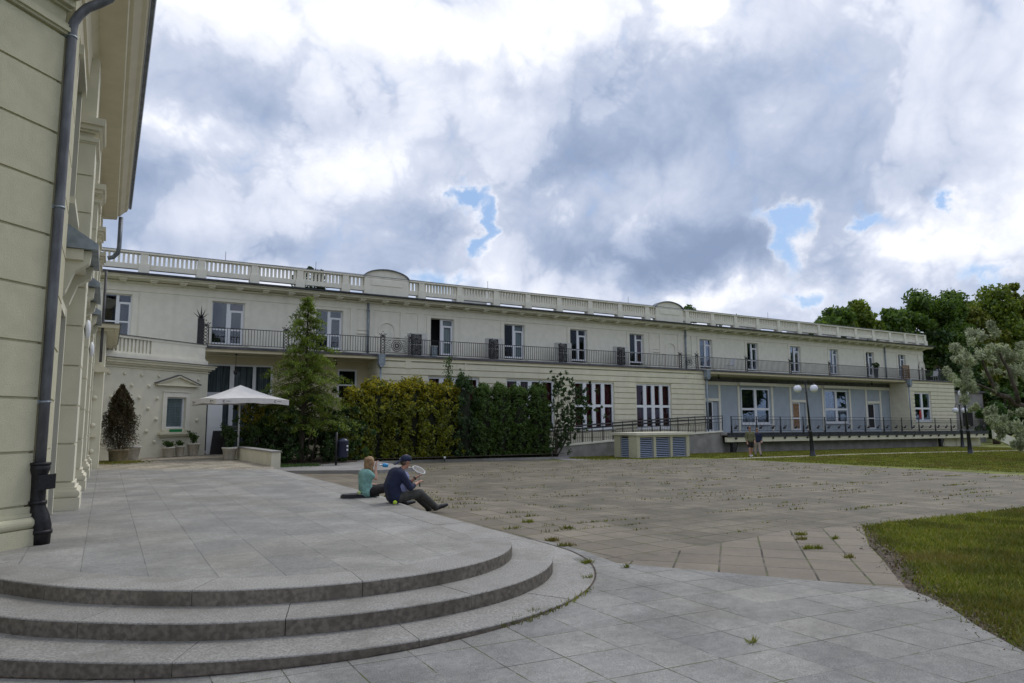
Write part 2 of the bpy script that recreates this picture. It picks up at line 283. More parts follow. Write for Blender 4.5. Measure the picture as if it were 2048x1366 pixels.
def tag(o,label=None,cat=None,group=None,kind=None):
    for k,v in (('label',label),('category',cat),('group',group),('kind',kind)):
        if v: o[k]=v
    return o
def thing(name,loc,label,cat,group=None):
    o=bpy.data.objects.new(name,None); o.empty_display_size=.3; COL.objects.link(o); o.location=loc; return tag(o,label,cat,group)
def kids(o): return [c for c in bpy.data.objects if c.parent==o]
def copy_tree(o,parent=None,loc=None,rz=None,label=None):
    ch=kids(o); c=o.copy(); COL.objects.link(c)
    if parent: c.parent=parent
    if loc is not None: c.location=loc
    if rz is not None: c.rotation_euler=(0,0,rz)
    if label: c['label']=label
    for k in ch: copy_tree(k,c)
    return c
def leaves(name,m,P,size,parent=None,asp=.55,origin=None,seed=0,nrm=None,droop=0.0):
    """P: (n,3) leaf positions; one small pointed quad each"""
    rg=np.random.default_rng(seed); n=len(P); sz=size*rg.uniform(.6,1.35,(n,1))
    d=rg.normal(size=(n,3)); 
    if droop: d[:,2]-=droop
    d/=np.linalg.norm(d,axis=1,keepdims=True)
    q=rg.normal(size=(n,3)) if nrm is None else nrm+rg.normal(size=(n,3))*.6
    w=np.cross(d,q); w/=np.linalg.norm(w,axis=1,keepdims=True)+1e-9
    V=np.empty((n,4,3)); V[:,0]=P-d*sz; V[:,1]=P+w*sz*asp; V[:,2]=P+d*sz; V[:,3]=P-w*sz*asp
    o=np.array(root_loc(parent)) if parent else np.array(origin if origin is not None else P.mean(0)); V=V-o
    me=bpy.data.meshes.new(name); me.vertices.add(4*n); me.vertices.foreach_set('co',V.astype(np.float32).ravel())
    me.loops.add(4*n); me.loops.foreach_set('vertex_index',np.arange(4*n,dtype=np.int32)); me.polygons.add(n)
    me.polygons.foreach_set('loop_start',np.arange(0,4*n,4,dtype=np.int32)); me.polygons.foreach_set('loop_total',np.full(n,4,dtype=np.int32)); me.update(); me.validate()
    me.materials.append(M[m] if isinstance(m,str) else m)
    ob=bpy.data.objects.new(name,me); COL.objects.link(ob)
    if parent: ob.parent=parent
    else: ob.location=o.tolist()
    return ob
# ---------------- ground height
def g(x,y):
    x=np.clip(x,-2,80.); y=np.clip(y,-3,46.)
    a=-.402+.026*x; b=-.18-.009*y-.007*x; k=.015; m=np.minimum(a,b)
    z=m-k*np.log(np.exp(-(a-m)/k)+np.exp(-(b-m)/k))
    return z+.11*np.exp(-((x-5.4)**2+(y-12.4)**2)/(2*1.7**2))
def sheet(name,poly,dz,m,res=.5,zf=None,kind='structure'):
    poly=[Vector(p) for p in poly]; xs=[p.x for p in poly]; ys=[p.y for p in poly]
    pts=list(poly); n=len(poly)
    # edge subdivision
    P=[];
    for i in range(n):
        a,b=poly[i],poly[(i+1)%n]; L=(b-a).length; k=max(1,int(L/res))
        for j in range(k): P.append(a.lerp(b,j/k))
    nb=len(P); edges=[(i,(i+1)%nb) for i in range(nb)]
    x=math.floor(min(xs)/res)*res
    while x<=max(xs):
        y=math.floor(min(ys)/res)*res
        while y<=max(ys):
            P.append(Vector((x,y))); y+=res
        x+=res
    v,e,f,_,_,_=delaunay_2d_cdt(P,edges,[],1,1e-4)
    zf=zf or (lambda a,b:float(g(a,b)))
    me=bpy.data.meshes.new(name); me.from_pydata([(q.x,q.y,zf(q.x,q.y)+dz) for q in v],[],f); me.update()
    if me.polygons and me.polygons[0].normal.z<0: me.flip_normals()
    me.materials.append(M[m] if isinstance(m,str) else m); ob=bpy.data.objects.new(name,me); COL.objects.link(ob); ob['kind']=kind; return ob
# ================= ground and paving
M['grass']=mat('lawn_turf',(.135,.155,.022),.95,nscale=.8,namt=.4,bump=.8,bscale=30,detail=8)
M['granite']=mat('grey_granite',(.285,.276,.258),.75,nscale=62,namt=.30,bump=.2,bscale=150,detail=3,stain=.25,island=.09,blot=.55)
M['riser']=mat('shaded_weathered_granite_riser',(.165,.145,.118),.85,nscale=22,namt=.35,bump=.25,bscale=120,stain=.8,detail=7,island=.12,blot=.5)  # stains plus shade put into the colour: risers face away from the light
M['platslab']=slabmat('granite_platform_slabs',(.265,.262,.252),(.305,.298,.28),(.17,.17,.165),.86,.549,.5,.006,swap=True,speck=.34,patch=.22,origin=(.0,.05),warm=(.90,.88,.82))
M['granslab']=slabmat('granite_paving_slabs',(.205,.205,.20),(.27,.265,.248),(.05,.047,.04),.505,.450,.0,.0055,speck=.30,patch=.26,warm=(.94,.92,.86),fade=.85,shear=(.17,-.281,-.28),green=.4)
M['brownslab']=slabmat('brown_paving_slabs',(.145,.122,.092),(.215,.185,.14),(.03,.025,.018),.5,.5,.0,.013,speck=.12,patch=.18,rot=R(-4),green=1.0)
M['brownslab45']=slabmat('brown_diagonal_slabs',(.155,.130,.098),(.205,.175,.133),(.03,.025,.018),.62,.5,.0,.013,speck=.12,patch=.15,rot=R(-42),green=.6,origin=(.1,.3))
M['greyslab']=slabmat('weathered_plaza_slabs',(.128,.111,.082),(.175,.151,.113),(.035,.030,.018),.5,.5,.0,.015,speck=.15,patch=.3,rot=R(-4),green=1.1)
M['flagst']=slabmat('beige_flagstones',(.30,.265,.215),(.42,.375,.30),(.12,.10,.06),.42,.3,.37,.014,speck=.12,patch=.3,rot=R(20),green=.8)
xs=list(np.arange(-60,100,1.0))+list(np.arange(100,700,30.)); xs=[-600,-300,-150]+xs
ys=[-400,-200,-100,-50]+list(np.arange(-25,60,1.0))+list(np.arange(60,900,40.))
V=[(x,y,float(g(x,y))) for y in ys for x in xs]; nx=len(xs)
F=[(j*nx+i,j*nx+i+1,(j+1)*nx+i+1,(j+1)*nx+i) for j in range(len(ys)-1) for i in range(nx-1)]
b=MB(); b.add(V,F); gr=b.build('ground','grass',origin=(0,0,0)); gr['kind']='structure'
FAN=[(6.2,-3),(5.35,.9),(5.45,1.9),(5.7,2.55),(6.07,3.03),(6.44,3.41),(6.71,3.77),(6.844,4.06),(6.07,5.28),(5.27,6.55),(5.42,7.4),(5.44,8.14),(5.3,8.7),(3.0,9.5),(-6,9.5),(-6,-3)]
sheet('plaza',[(4.3,5),(6.4,2.5),(7.45,4.5),(8.3,5.2),(9.0,5.8),(10.7,6.98),(15.5,6.82),(26.6,6.6),(26.7,13),(27.3,17.5),(27.9,20),(27.9,25.9),(25.9,27.3),(23.9,27.6),(19.8,29.0),(19.0,30.9),(5.3,30.9),(4.3,22)],.006,'greyslab',1.0)
sheet('brown_paving',[(4.3,8),(5.27,6.5),(7.0,6.85),(7.15,8.1),(7.45,11),(7.6,13),(7.7,24.6),(4.3,25.4)],.012,'brownslab',.5)
sheet('brown_slab_path',[(5.24,6.53),(6.85,4.03),(7.45,4.54),(8.3,5.22),(9.0,5.8),(10.7,6.98),(9.1,7.22),(8.3,7.05),(7.0,6.87)],.017,'brownslab45',.5)
sheet('granite_paving',FAN,.022,'granslab',.5)
def zpat(x,y): return -.012 if x<4.9 else -.012-.3*min(1,(x-4.9)*3)
sheet('patio',[(-.8,21.8),(4.5,21.8),(4.75,23.5),(4.45,29),(4.5,35.5),(-.3,35.5),(-.3,25)],0,'flagst',1.0,zf=lambda x,y:-.012)
# raised bed and pavement beside the hedge
sheet('pavement',[(4.7,26.4),(6.2,25.7),(8.7,24.3),(10.3,24.9),(10.6,31.3),(4.9,31.3)],0,'concrete',1.0,zf=lambda x,y:-.335)
b=MB(); b.prism([(4.7,26.4),(6.2,25.7),(8.7,24.3),(10.3,24.9),(10.6,31.2),(4.9,31.2)],-.9,-.345); o=b.build('kerb','concrete'); o['kind']='structure'
sheet('planting_bed',[(4.86,28.2),(7.2,28.8),(9.6,29.9),(10.2,31.3),(21.3,30.6),(22.3,33.9),(4.86,35.2)],0,'soil',1.0,zf=lambda x,y:max(-.32,float(g(x,y))+.09) if x>9 else -.32)
b=MB(); K=[(9.4,29.75),(10.3,31.15),(14,31.3),(18,30.9),(21.4,30.4)]
for (xa,ya),(xb,yb) in zip(K,K[1:]):
    za,zb=float(g(xa,ya)),float(g(xb,yb)); b.add([(xa,ya,za-.2),(xb,yb,zb-.2),(xb,yb+.12,zb-.2),(xa,ya+.12,za-.2),(xa,ya,za+.13),(xb,yb,zb+.13),(xb,yb+.12,zb+.13),(xa,ya+.12,za+.13)],[(0,3,2,1),(4,5,6,7),(0,1,5,4),(1,2,6,5),(2,3,7,6),(3,0,4,7)])
tag(b.build('bed_kerb','concrete'),'long grey concrete kerb running along the foot of the clipped hedge','kerb')
sheet('footpath',[(20.3,29.2),(22.3,28.1),(24.0,27.7),(22.2,30.2),(22.3,33),(20.9,33)],.011,'concrete',.5)
sheet('lawn_path',[(28.0,25.5),(31.4,25.6),(39.1,25.75),(46.2,25.2),(53.3,24.0),(62,22.0),(62,22.6),(53.3,24.6),(46.2,25.85),(39.1,26.4),(31.4,26.25),(28.0,26.1)],.012,'flagst',1.0)
sheet('soil_strip',[(10.75,7.05),(10.7,6.95),(9.0,5.78),(8.3,5.18),(7.45,4.52),(6.9,4.1),(6.71,3.75),(6.44,3.38),(6.07,3.0),(5.7,2.5),(5.5,2.0),(5.53,1.9),(5.76,2.52),(6.16,3.0),(6.58,3.45),(6.85,3.82),(7.60,4.40),(8.7,5.1),(9.35,5.75),(10.76,6.9)],.008,'soil',.25)
# ================= entrance steps
def spline(P,step=.08):
    P=[Vector(p) for p in P]; out=[]
    for i in range(1,len(P)-2):
        p0,p1,p2,p3=P[i-1],P[i],P[i+1],P[i+2]; k=max(2,int((p2-p1).length/step))
        for j in range(k):
            t=j/k; out.append(.5*((2*p1)+(p2-p0)*t+(2*p0-5*p1+4*p2-p3)*t*t+(3*p1-p0-3*p2+p3)*t**3))
    out.append(P[-2]); return out
def norms(C):
    N=[]
    for i in range(len(C)):
        t=(C[min(i+1,len(C)-1)]-C[max(i-1,0)]).normalized(); N.append(Vector((t.y,-t.x)))
    return N
RIM=spline([(-2.6,12),(-1.95,10.5),(-1.25,8.75),(-.76,7.95),(-.28,7.32),(.147,6.93),(.75,6.50),(1.22,6.28),(1.81,6.12),(2.42,6.09),(2.95,6.17),(3.40,6.34),(3.80,6.62),(4.12,7.02),(4.34,7.5),(4.42,8.1),(4.42,9.8),(4.43,11.3),(4.53,13.5),(4.62,16),(4.6,19),(4.53,22.05),(4.5,23)])
RN=norms(RIM)
def off(C,N,d): return [c+n*d for c,n in zip(C,N)]
def ring(mb,C,N,w,z,h,seg,first,c0=0,c1=None):
    """ring of separate stones with open joints and a rounded nosing; w inward width"""
    c1=c1 or len(C); s=[0]
    for i in range(1,len(C)): s.append(s[-1]+(C[i]-C[i-1]).length)
    a=s[c0]+first; 
    starts=[s[c0]]; 
    while a<s[c1-1]: starts.append(a); a+=seg
    starts.append(s[c1-1])
    def at(q):
        for i in range(1,len(s)):
            if s[i]>=q: t=(q-s[i-1])/max(1e-6,s[i]-s[i-1]); return C[i-1].lerp(C[i],t),N[i-1].lerp(N[i],t).normalized()
        return C[-1],N[-1]
    for q0,q1 in zip(starts,starts[1:]):
        q0+=.0035;q1-=.0035; 
        if q1-q0<.05: continue
        k=max(2,int((q1-q0)/.09)); dz=random.uniform(-.0015,.0015); do=random.uniform(-.003,.003)
        prof=[(0+do,z-h),(0+do,z-.012+dz),(-.004+do,z-.004+dz),(-.012+do,z+dz),(-w,z+dz),(-w,z-h)]; vs=[];fs=[]; m=len(prof)
        for j in range(k+1):
            c,n=at(q0+(q1-q0)*j/k)
            for d,zz in prof: p=c+n*d; vs.append((p.x,p.y,zz))
        for j in range(k):
            for i in range(m-1): fs.append((j*m+i,(j+1)*m+i,(j+1)*m+i+1,j*m+i+1))
        fs.append(tuple(range(m))); fs.append(tuple(k*m+i for i in range(m))[::-1]); o0=len(mb.f); mb.add(vs,fs); mb.ris=getattr(mb,'ris',[])+[o0+j*(m-1) for j in range(k)]
random.seed(4)
st=thing('entrance_steps',(2,9,0),'wide grey granite platform with three curved steps in front of the corner building','steps')
R2=[c+n*(.43+.06*abs(n.y)) for c,n in zip(RIM,RN)]; R3=[c+n*(.875+.09*abs(n.y)) for c,n in zip(RIM,RN)]; IN=off(RIM,RN,-.46)
iend=[i for i,c in enumerate(RIM) if c.y>18 and c.x>3]; ie=iend[0]
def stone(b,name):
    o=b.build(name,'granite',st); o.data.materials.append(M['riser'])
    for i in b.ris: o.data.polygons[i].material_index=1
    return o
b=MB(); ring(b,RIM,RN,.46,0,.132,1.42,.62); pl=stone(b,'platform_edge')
b=MB(); b.prism([(p.x,p.y) for p in IN]+[(-.5,25.1),(-.9,25.1),(-.9,10.2)],-.5,-.002); pp=b.build('platform','platslab',st,origin=None)
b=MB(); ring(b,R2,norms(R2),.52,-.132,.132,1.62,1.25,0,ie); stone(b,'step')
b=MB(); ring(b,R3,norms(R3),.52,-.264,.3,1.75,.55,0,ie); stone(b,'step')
jt=MB(); JO=off(R3,norms(R3),.018); JI=off(R3,norms(R3),-.002); cnt=0
for i in range(len(JO)-1):
    if JO[i].y<9.0: jt.add([(JI[i].x,JI[i].y,float(g(JI[i].x,JI[i].y))+.026),(JI[i+1].x,JI[i+1].y,float(g(JI[i+1].x,JI[i+1].y))+.026),(JO[i+1].x,JO[i+1].y,float(g(JO[i+1].x,JO[i+1].y))+.026),(JO[i].x,JO[i].y,float(g(JO[i].x,JO[i].y))+.026)],[(0,1,2,3)])
jo=jt.build('joint_soil','soil'); jo['kind']='structure'
# ================= corner building (left)
cb=thing('corner_building',(-.72,9.92,0),'tall grey cream stucco building with grooved corner and pilasters at the left edge','building')
wx,wy=-.72,9.92; s2=1/math.sqrt(2)
ZG=[.45,1.07,1.70,2.36,3.03,3.69,4.34,4.99,5.65,6.28]
def chp(s,t): # point on chamfer plan: s along wall from corner (towards the camera side), t outwards
    return (wx-s*s2+t*s2, wy-s*s2-t*s2)
b=MB(); b.prism([(wx-.05,wy-.02),(wx-.05,25.4),(-9,25.4),chp(9,-.05)],-.05,8.7)
for z0,z1 in zip(ZG,ZG[1:]):
    b.prism([chp(0,0),chp(0,-.06),chp(9,-.06),chp(9,0)],z0+.016,z1-.016)
    b.prism([(wx+.1,wy+.16),(wx+.1,wy+1.35),(wx-.1,wy+1.35),(wx-.1,wy+.16)],z0+.016,z1-.016)
b.prism([chp(0,-.005),chp(0,-.06),chp(9,-.06),chp(9,-.005)],6.45,8.0)
b.prism([(wx+.085,wy+.15),(wx+.085,wy+1.34),(wx-.1,wy+1.34),(wx-.1,wy+.15)],.3,7.9)
b.build('wall','near_cream',cb)
b=MB()   # base moulding on chamfer and corner pilaster
for t,z0,z1 in ((.09,-.02,.19),(.05,.325,.36),(.02,.36,.44)):
    b.prism([chp(-.03,t),chp(0,-.06),chp(9,-.06),chp(9,t)],z0,z1)
for i in range(8):
    a0=-90+i*22.5; a1=a0+22.5; r=.065; z0=.257+r*math.sin(R(a0)); z1=.257+r*math.sin(R(a1)); t0=.05+.05*math.cos(R(a0)); t1=.05+.05*math.cos(R(a1))
    p=[chp(0,-.06),chp(0,t0),chp(9,t0),chp(9,-.06)]; q=[chp(0,-.06),chp(0,t1),chp(9,t1),chp(9,-.06)]
    b.add([(x,y,z0) for x,y in p]+[(x,y,z1) for x,y in q],[(0,3,2,1),(4,5,6,7),(0,1,5,4),(1,2,6,5),(2,3,7,6),(3,0,4,7)],False)
b.build('plinth','near_cream',cb)
b=MB()   # string mouldings near the top of the chamfer
for t,z0,z1 in ((.03,6.30,6.335),(.06,6.335,6.39),(.035,6.39,6.44),(.04,6.62,6.66),(.10,6.66,6.75),(.18,6.75,6.9),(.24,6.9,7.0)):
    b.prism([chp(-.03,t),chp(-.03,-.05),chp(9,-.05),chp(9,t)],z0,z1)
b.build('string_course','near_cream',cb)
PIL=[(13.55,14.45),(17.35,18.25),(21.2,22.1),(24.4,25.2)]
for y0,y1 in PIL:
    b=MB(); x1=-.42
    b.box(wx-.1,y0+.03,.3,x1-.02,y1-.03,7.8)
    for z0,z1 in zip(ZG,ZG[1:]): b.box(wx-.1,y0,z0+.014,x1,y1,z1-.014)
    pi=b.build('pilaster','cream',cb)
    b=MB()
    for t,z0,z1 in ((.11,-.02,.2),(.06,.32,.36),(.03,.36,.44)): b.box(wx-.1,y0-t,z0,x1+t,y1+t,z1)
    for i in range(8):
        a0=-90+i*22.5; r=.06; z0=.26+r*math.sin(R(a0)); z1=.26+r*math.sin(R(a0+22.5)); t=.06+.045*math.cos(R(a0+11))
        b.box(wx-.1,y0-t,z0,x1+t,y1+t,z1)
    b.build('pilaster_base','cream',pi)
    b=MB()
    for t,z0,z1 in ((.02,6.22,6.25),(.05,6.25,6.32),(.03,6.42,6.46),(.08,6.46,6.54),(.13,6.54,6.66)): b.box(wx-.1,y0-t,z0,x1+t,y1+t,z1)
    b.build('capital','cream',pi)
# doorway bays with zinc hoods on consoles
for k,(ya,yb) in enumerate(((11.35,13.5),(14.55,17.3),(18.35,21.15),(22.2,24.3))):
    ym=(ya+yb)/2; hy0,hy1=ya+.25,yb-.25
    b=MB(); b.box(wx-.06,ym-.62,0,wx+.0,ym+.62,3.1); dr=b.build('door','dark',cb)
    b=MB(); b.box(wx-.05,ym-.75,0,wx+.07,ym-.6,3.25); b.box(wx-.05,ym+.6,0,wx+.07,ym+.75,3.25); b.box(wx-.05,ym-.6,3.1,wx+.06,ym+.6,3.25); b.build('door_frame','cream',dr)
    if k<3:
        b=MB(); b.extr([(wx,0,4.34),(wx+.48,0,4.02),(wx+.48,0,3.94),(wx,0,3.94)],(0,hy0,0),(0,hy1,0)); hd=b.build('door_hood','zincl',cb)
        b=MB()
        for yy in (hy0+.12,hy1-.34): b.extr([(wx,0,3.93),(wx+.40,0,3.93),(wx+.38,0,3.75),(wx+.20,0,3.62),(wx+.10,0,3.3),(wx,0,3.2)],(0,yy,0),(0,yy+.22,0))
        b.box(wx,hy0+.05,3.78,wx+.3,hy1-.05,3.935); b.build('console','cream',hd)
    b=MB() # window frame above
    for t in (.07,): 
        b.box(wx-.05,ym-.75,4.7,wx+t,ym-.62,6.9); b.box(wx-.05,ym+.62,4.7,wx+t,ym+.75,6.9); b.box(wx-.05,ym-.8,6.9,wx+t+.06,ym+.8,7.05); b.box(wx-.05,ym-.8,4.6,wx+t+.08,ym+.8,4.7)
    wf=b.build('window','cream',cb); b=MB(); b.box(wx-.04,ym-.62,4.7,wx-.01,ym+.62,6.9); b.build('pane','dark',wf)
for y in (14.5,18.3):
    b=MB(); b.ball((-.37,y-.35,3.05),.05,.13,.17); o=b.build('wall_lamp','white',cb)
# cornice
CP=[(0,7.25),(.06,7.25),(.09,7.4),(.13,7.42),(.16,7.85),(.22,7.95),(.26,8.02),(.66,8.05),(.68,8.16),(.74,8.18),(.86,8.32),(.93,8.36),(.98,8.5),(.98,8.56),(0,8.75)]
b=MB(); b.extr([(wx+x,0,z) for x,z in CP],(0,wy-.3,0),(0,25.5,0))
b.extr([(*chp(0,x),z) for x,z in CP],(0,0,0),(-9*s2,-9*s2,0)); b.build('cornice','eave',cb)
b=MB(); b.extr([(wx+.985,0,8.47),(wx+1.05,0,8.47),(wx+1.07,0,8.6),(wx+.985,0,8.6)],(0,wy-.5,0),(0,25.55,0)); b.build('gutter','zinc',cb)
b=MB(); b.prism([(wx+.95,9.2),(wx+.95,25.5),(-9,25.5),(-9,2.5)],8.757,8.8); b.build('roof','zinc',cb)
# downpipe on the corner
px,py=-.648,9.95
b=MB(); b.tube([(px,py,.86),(px,py,2.4),(px,py,4.2),(px,py,6.40),(px+.01,py,6.50),(px+.06,py,6.62),(px+.14,py,6.74),(px+.26,py,6.84),(px+.38,py,6.95),(px+.45,py,7.1),(px+.46,py,7.9)],.057,16)
dp=b.build('downpipe','zincd',cb)
for z in (1.66,4.06,6.30): b=MB(); b.tube([(px,py,z-.012),(px,py,z+.012)],.064,16); b.box(px-.14,py-.02,z-.02,px-.05,py+.02,z+.02); b.build('pipe_clamp','zincl',dp)
b=MB(); b.tube([(px,py,.93),(px,py,.86),(px,py,.80),(px,py,.68),(px,py,.5),(px+.005,py,.42),(px+.03,py-.01,.32),(px+.055,py-.02,.2),(px+.06,py-.02,.12),(px+.06,py-.02,.0)],[.105,.105,.085,.080,.080,.085,.10,.105,.10,.095],20)
b.tube([(px+.06,py-.02,.12),(px+.06,py-.02,.165)],.112,20); b.tube([(px,py,.46),(px,py,.50)],.098,20); b.tube([(px,py,.915),(px,py,.945)],.112,20)
b.obox((px+.085,py-.08,.72),(1,0,.1),(0,1,0),(0,0,1),.085,.05,.085); b.build('outlet_boot','castiron',dp)
# second downpipe at the far end
b=MB(); b.tube([(.05,25.3,8.1),(.05,25.3,7.1),(.02,25.3,6.9),(-.1,25.3,6.75),(-.25,25.3,6.7)],.07,10); d2=b.build('downpipe','zinc',cb)
b=MB(); b.tube([(-.26,24.9,6.2),(-.26,24.9,3.3)],.04,8); b.build('downpipe','dkflash',cb)
# ================= dotted pavilion
pv=thing('pavilion',(1.8,32.4,0),'low cream pavilion wall studded with round bosses left of the parasol','building')
po=Vector((-.15,30.95,0)); pu=Vector((4.03,2.93,0)).normalized(); pn=Vector((pu.y,-pu.x,0)); PL=4.98
def pw(s,t,z): p=po+pu*s+pn*t; return (p.x,p.y,z)
def pbox(mb,s0,s1,t0,t1,z0,z1): return mb.add([pw(s0,t1,z0),pw(s1,t1,z0),pw(s1,t0,z0),pw(s0,t0,z0),pw(s0,t1,z1),pw(s1,t1,z1),pw(s1,t0,z1),pw(s0,t0,z1)],[(0,3,2,1),(4,5,6,7),(0,1,5,4),(1,2,6,5),(2,3,7,6),(3,0,4,7)])
w0,w1=2.85,3.83
b=MB(); pbox(b,-.0,w0,-.4,0,-.2,3.9); pbox(b,w1,PL,-.4,0,-.2,3.9); pbox(b,w0,w1,-.4,0,-.2,1.19); pbox(b,w0,w1,-.4,0,2.51,3.9)
b.prism([(-4,25.12),(-.15,25.12),(-.15,30.93),(-4,30.93)],-.2,4.3); b.prism([(3.88,33.9),(3.88,35.4),(-4,35.4),(-4,31)],-.2,3.88)
b.build('wall','cream',pv)
b=MB()
for t,z0,z1 in ((.05,3.62,3.66),(.10,3.72,3.80),(.20,3.80,3.90),(.26,3.90,3.96)): pbox(b,-.1,PL+t,-.3,t,z0,z1)
b.box(-4,24.9,4.3,.05,31,4.38); b.box(-4,24.75,4.38,.2,31.2,4.5); b.build('cornice','rust_cream',pv)
b=MB(); pbox(b,-.1,PL+.3,-.3,.3,3.962,3.985); b.box(-4,24.7,4.503,.24,31.2,4.52); b.build('flashing','dkflash',pv)
b=MB(); pbox(b,-.1,PL-.12,-.35,.10,3.99,4.18); pbox(b,-.1,PL-.2,-.35,.06,4.18,4.25)
pbox(b,-.1,PL-.25,-.35,-.06,4.25,4.84); pbox(b,1.95,PL-.25,-.3,.04,4.25,4.84)
for i in range(11): pbox(b,.08+i*.17,.17+i*.17,-.2,.02,4.25,4.78)
pbox(b,-.1,PL-.2,-.3,.06,4.80,4.9); b.build('parapet','cream_white',pv)
b=MB(); pbox(b,-.1,PL-.17,-.32,.09,4.903,4.93); b.build('parapet_cap','dkflash',pv)
for x,z in [(-.02,3.36),(.52,3.38),(1.14,3.37),(1.80,3.37),(3.45,3.33),(.80,2.92),(1.44,2.92),(.1,2.43),(1.09,2.43),(1.78,2.43),(1.44,1.99),(1.78,1.56),(1.43,1.07),(1.75,.63),(3.45,1.52),(3.45,.57),(.3,1.95),(1.0,1.5),(.9,.8)]:
    s=(x+.15)/pu.x; b=MB(); c=pw(s,.01,z); b.ball(c,.075,.075,.075,10,6); b.build('wall_boss','cream',pv)
for z in (3.05,2.2,1.35,.55): 
    b=MB(); b.ball((-.35,25.10,z),.075,.07,.075,10,6); b.build('wall_boss','cream',pv)
b=MB(); c=(w0+w1)/2; hw=1.08
b.extr([pw(c-hw,.0,3.02),pw(c+hw,.0,3.02),pw(c+hw,0,3.10),pw(c,0,3.46),pw(c-hw,0,3.10)],tuple(pn*0.0),tuple(pn*.06))
for sg in (-1,1): b.extr([pw(c+sg*hw,0,3.08),pw(c,0,3.44),pw(c,0,3.36),pw(c+sg*(hw-.12),0,3.06)],tuple(pn*.06),tuple(pn*.17))
pbox(b,c-hw,c+hw,.06,.15,2.98,3.05)
pe=b.build('pediment','rust_cream',pv)
b=MB()
for sg in (-1,1): b.extr([pw(c+sg*(hw+.06),0,3.085),pw(c,0,3.47),pw(c,0,3.445),pw(c+sg*(hw+.06),0,3.06)],tuple(pn*.0),tuple(pn*.2))
b.build('flashing','dkflash',pe)
b=MB(); pbox(b,w0-.2,w0,.0,.05,1.1,2.7); pbox(b,w1,w1+.2,.0,.05,1.1,2.7); pbox(b,w0,w1,.0,.05,2.51,2.7); pbox(b,w0-.2,w1+.2,.02,.08,2.72,2.76); wf=b.build('window','cream_white',pv)
b=MB(); pbox(b,w0,w0+.06,-.2,-.10,1.19,2.51); pbox(b,w1-.06,w1,-.2,-.10,1.19,2.51); pbox(b,w0+.06,w1-.06,-.2,-.10,2.45,2.51); pbox(b,w0+.06,w1-.06,-.2,-.10,1.19,1.25); b.build('frame','white',wf)
b=MB()
for i in range(11): pbox(b,w0+.06,w1-.06,-.19,-.17,1.27+i*.108,1.36+i*.108)
b.build('blind','pale',wf)
b=MB(); pbox(b,w0+.06,w1-.06,-.155,-.15,1.25,2.45); b.build('pane','glass',wf)
b=MB(); pbox(b,w0-.35,w1+.35,.0,.14,.92,1.02); pbox(b,w0-.28,w1+.28,.0,.09,.84,.92); b.build('sill','rust_cream',wf)
# front pavilion face: pediment window seen half hidden
b=MB(); b.extr([(-1.6,0,3.0),(.02,0,3.0),(.02,0,3.07),(-.8,0,3.5),(-1.6,0,3.07)],(0,24.95,0),(0,25.12,0)); b.box(-1.35,25.0,.98,-.25,25.12,1.06); b.build('pediment','rust_cream',pv)
# ================= long building
Y0,Y1=33.88,35.5; XR=65.3; XE=67.1
lb=thing('long_building',(34,Y0,0),'long cream two storey building with roof balustrade and continuous balcony','building')
# upper wall with door openings
DX=[(-.41,.71,5.30),(4.12,5.58,5.16),(9.10,10.48,5.2),(15.55,16.97,5.18),(20.35,21.75,5.2),(25.18,26.48,5.24),(30.05,31.27,5.3),(36.55,37.78,5.25),(41.5,42.68,5.2),(46.45,47.66,5.2),(51.42,52.52,5.2),(56.4,57.55,5.2),(61.25,62.35,5.2)]
ZT=7.24; b=MB(); x=-4.0
for a,c,z in DX: b.box(x,Y1,4.6,a,Y1+.4,7.9); b.box(a,Y1,4.6,c,Y1+.4,5.12); b.box(a,Y1,ZT,c,Y1+.4,7.9); x=c
b.box(x,Y1,4.6,XR,Y1+.4,7.9); b.box(XR-.4,Y1+.4,4.6,XR,46,7.9); b.box(-4,45.6,-1,XR,46,7.9)
b.build('upper_wall','cream_white',lb)
b=MB()  # mouldings: string course, door surrounds, pilaster strips
b.box(-4,Y1-.035,7.42,XR+.03,Y1,7.46); b.box(-4,Y1-.02,7.46,XR+.02,Y1,7.62)
for a,c,z in DX:
    b.box(a-.26,Y1-.045,5.12,a-.03,Y1-.001,ZT+.02); b.box(c+.03,Y1-.045,5.12,c+.26,Y1-.001,ZT+.02); b.box(a-.26,Y1-.045,ZT+.02,c+.26,Y1-.001,ZT+.13)
for x0,x1 in [(10.9,11.25),(11.95,12.2),(13.7,14.0),(14.75,15.1),(31.75,32.05),(32.7,32.95),(34.4,34.7),(35.7,36.0),(64.4,64.6)]: b.box(x0,Y1-.05,5.0,x1,Y1-.001,7.419)
for xc in (12.95,33.7,64.9):    # blind arches
    n=14; P=[]; r0,r1=.42,.50; w=.05
    for i in range(n): 
        a0=math.pi*i/n; a1=math.pi*(i+1)/n
        b.add([(xc+r0*math.cos(a0),Y1,6.35+r0*math.sin(a0)),(xc+r1*math.cos(a0),Y1,6.35+r1*math.sin(a0)),(xc+r1*math.cos(a1),Y1,6.35+r1*math.sin(a1)),(xc+r0*math.cos(a1),Y1,6.35+r0*math.sin(a1)),(xc+r0*math.cos(a0),Y1-w,6.35+r0*math.sin(a0)),(xc+r1*math.cos(a0),Y1-w,6.35+r1*math.sin(a0)),(xc+r1*math.cos(a1),Y1-w,6.35+r1*math.sin(a1)),(xc+r0*math.cos(a1),Y1-w,6.35+r0*math.sin(a1))],[(4,5,6,7),(0,4,7,3),(1,2,6,5)])
    for sg in (-1,1): b.box(xc+sg*.46-.04,Y1-.05,5.0,xc+sg*.46+.04,Y1-.001,6.35); b.box(xc+sg*.60-.12,Y1-.06,6.0,xc+sg*.60+.12,Y1-.001,6.06)
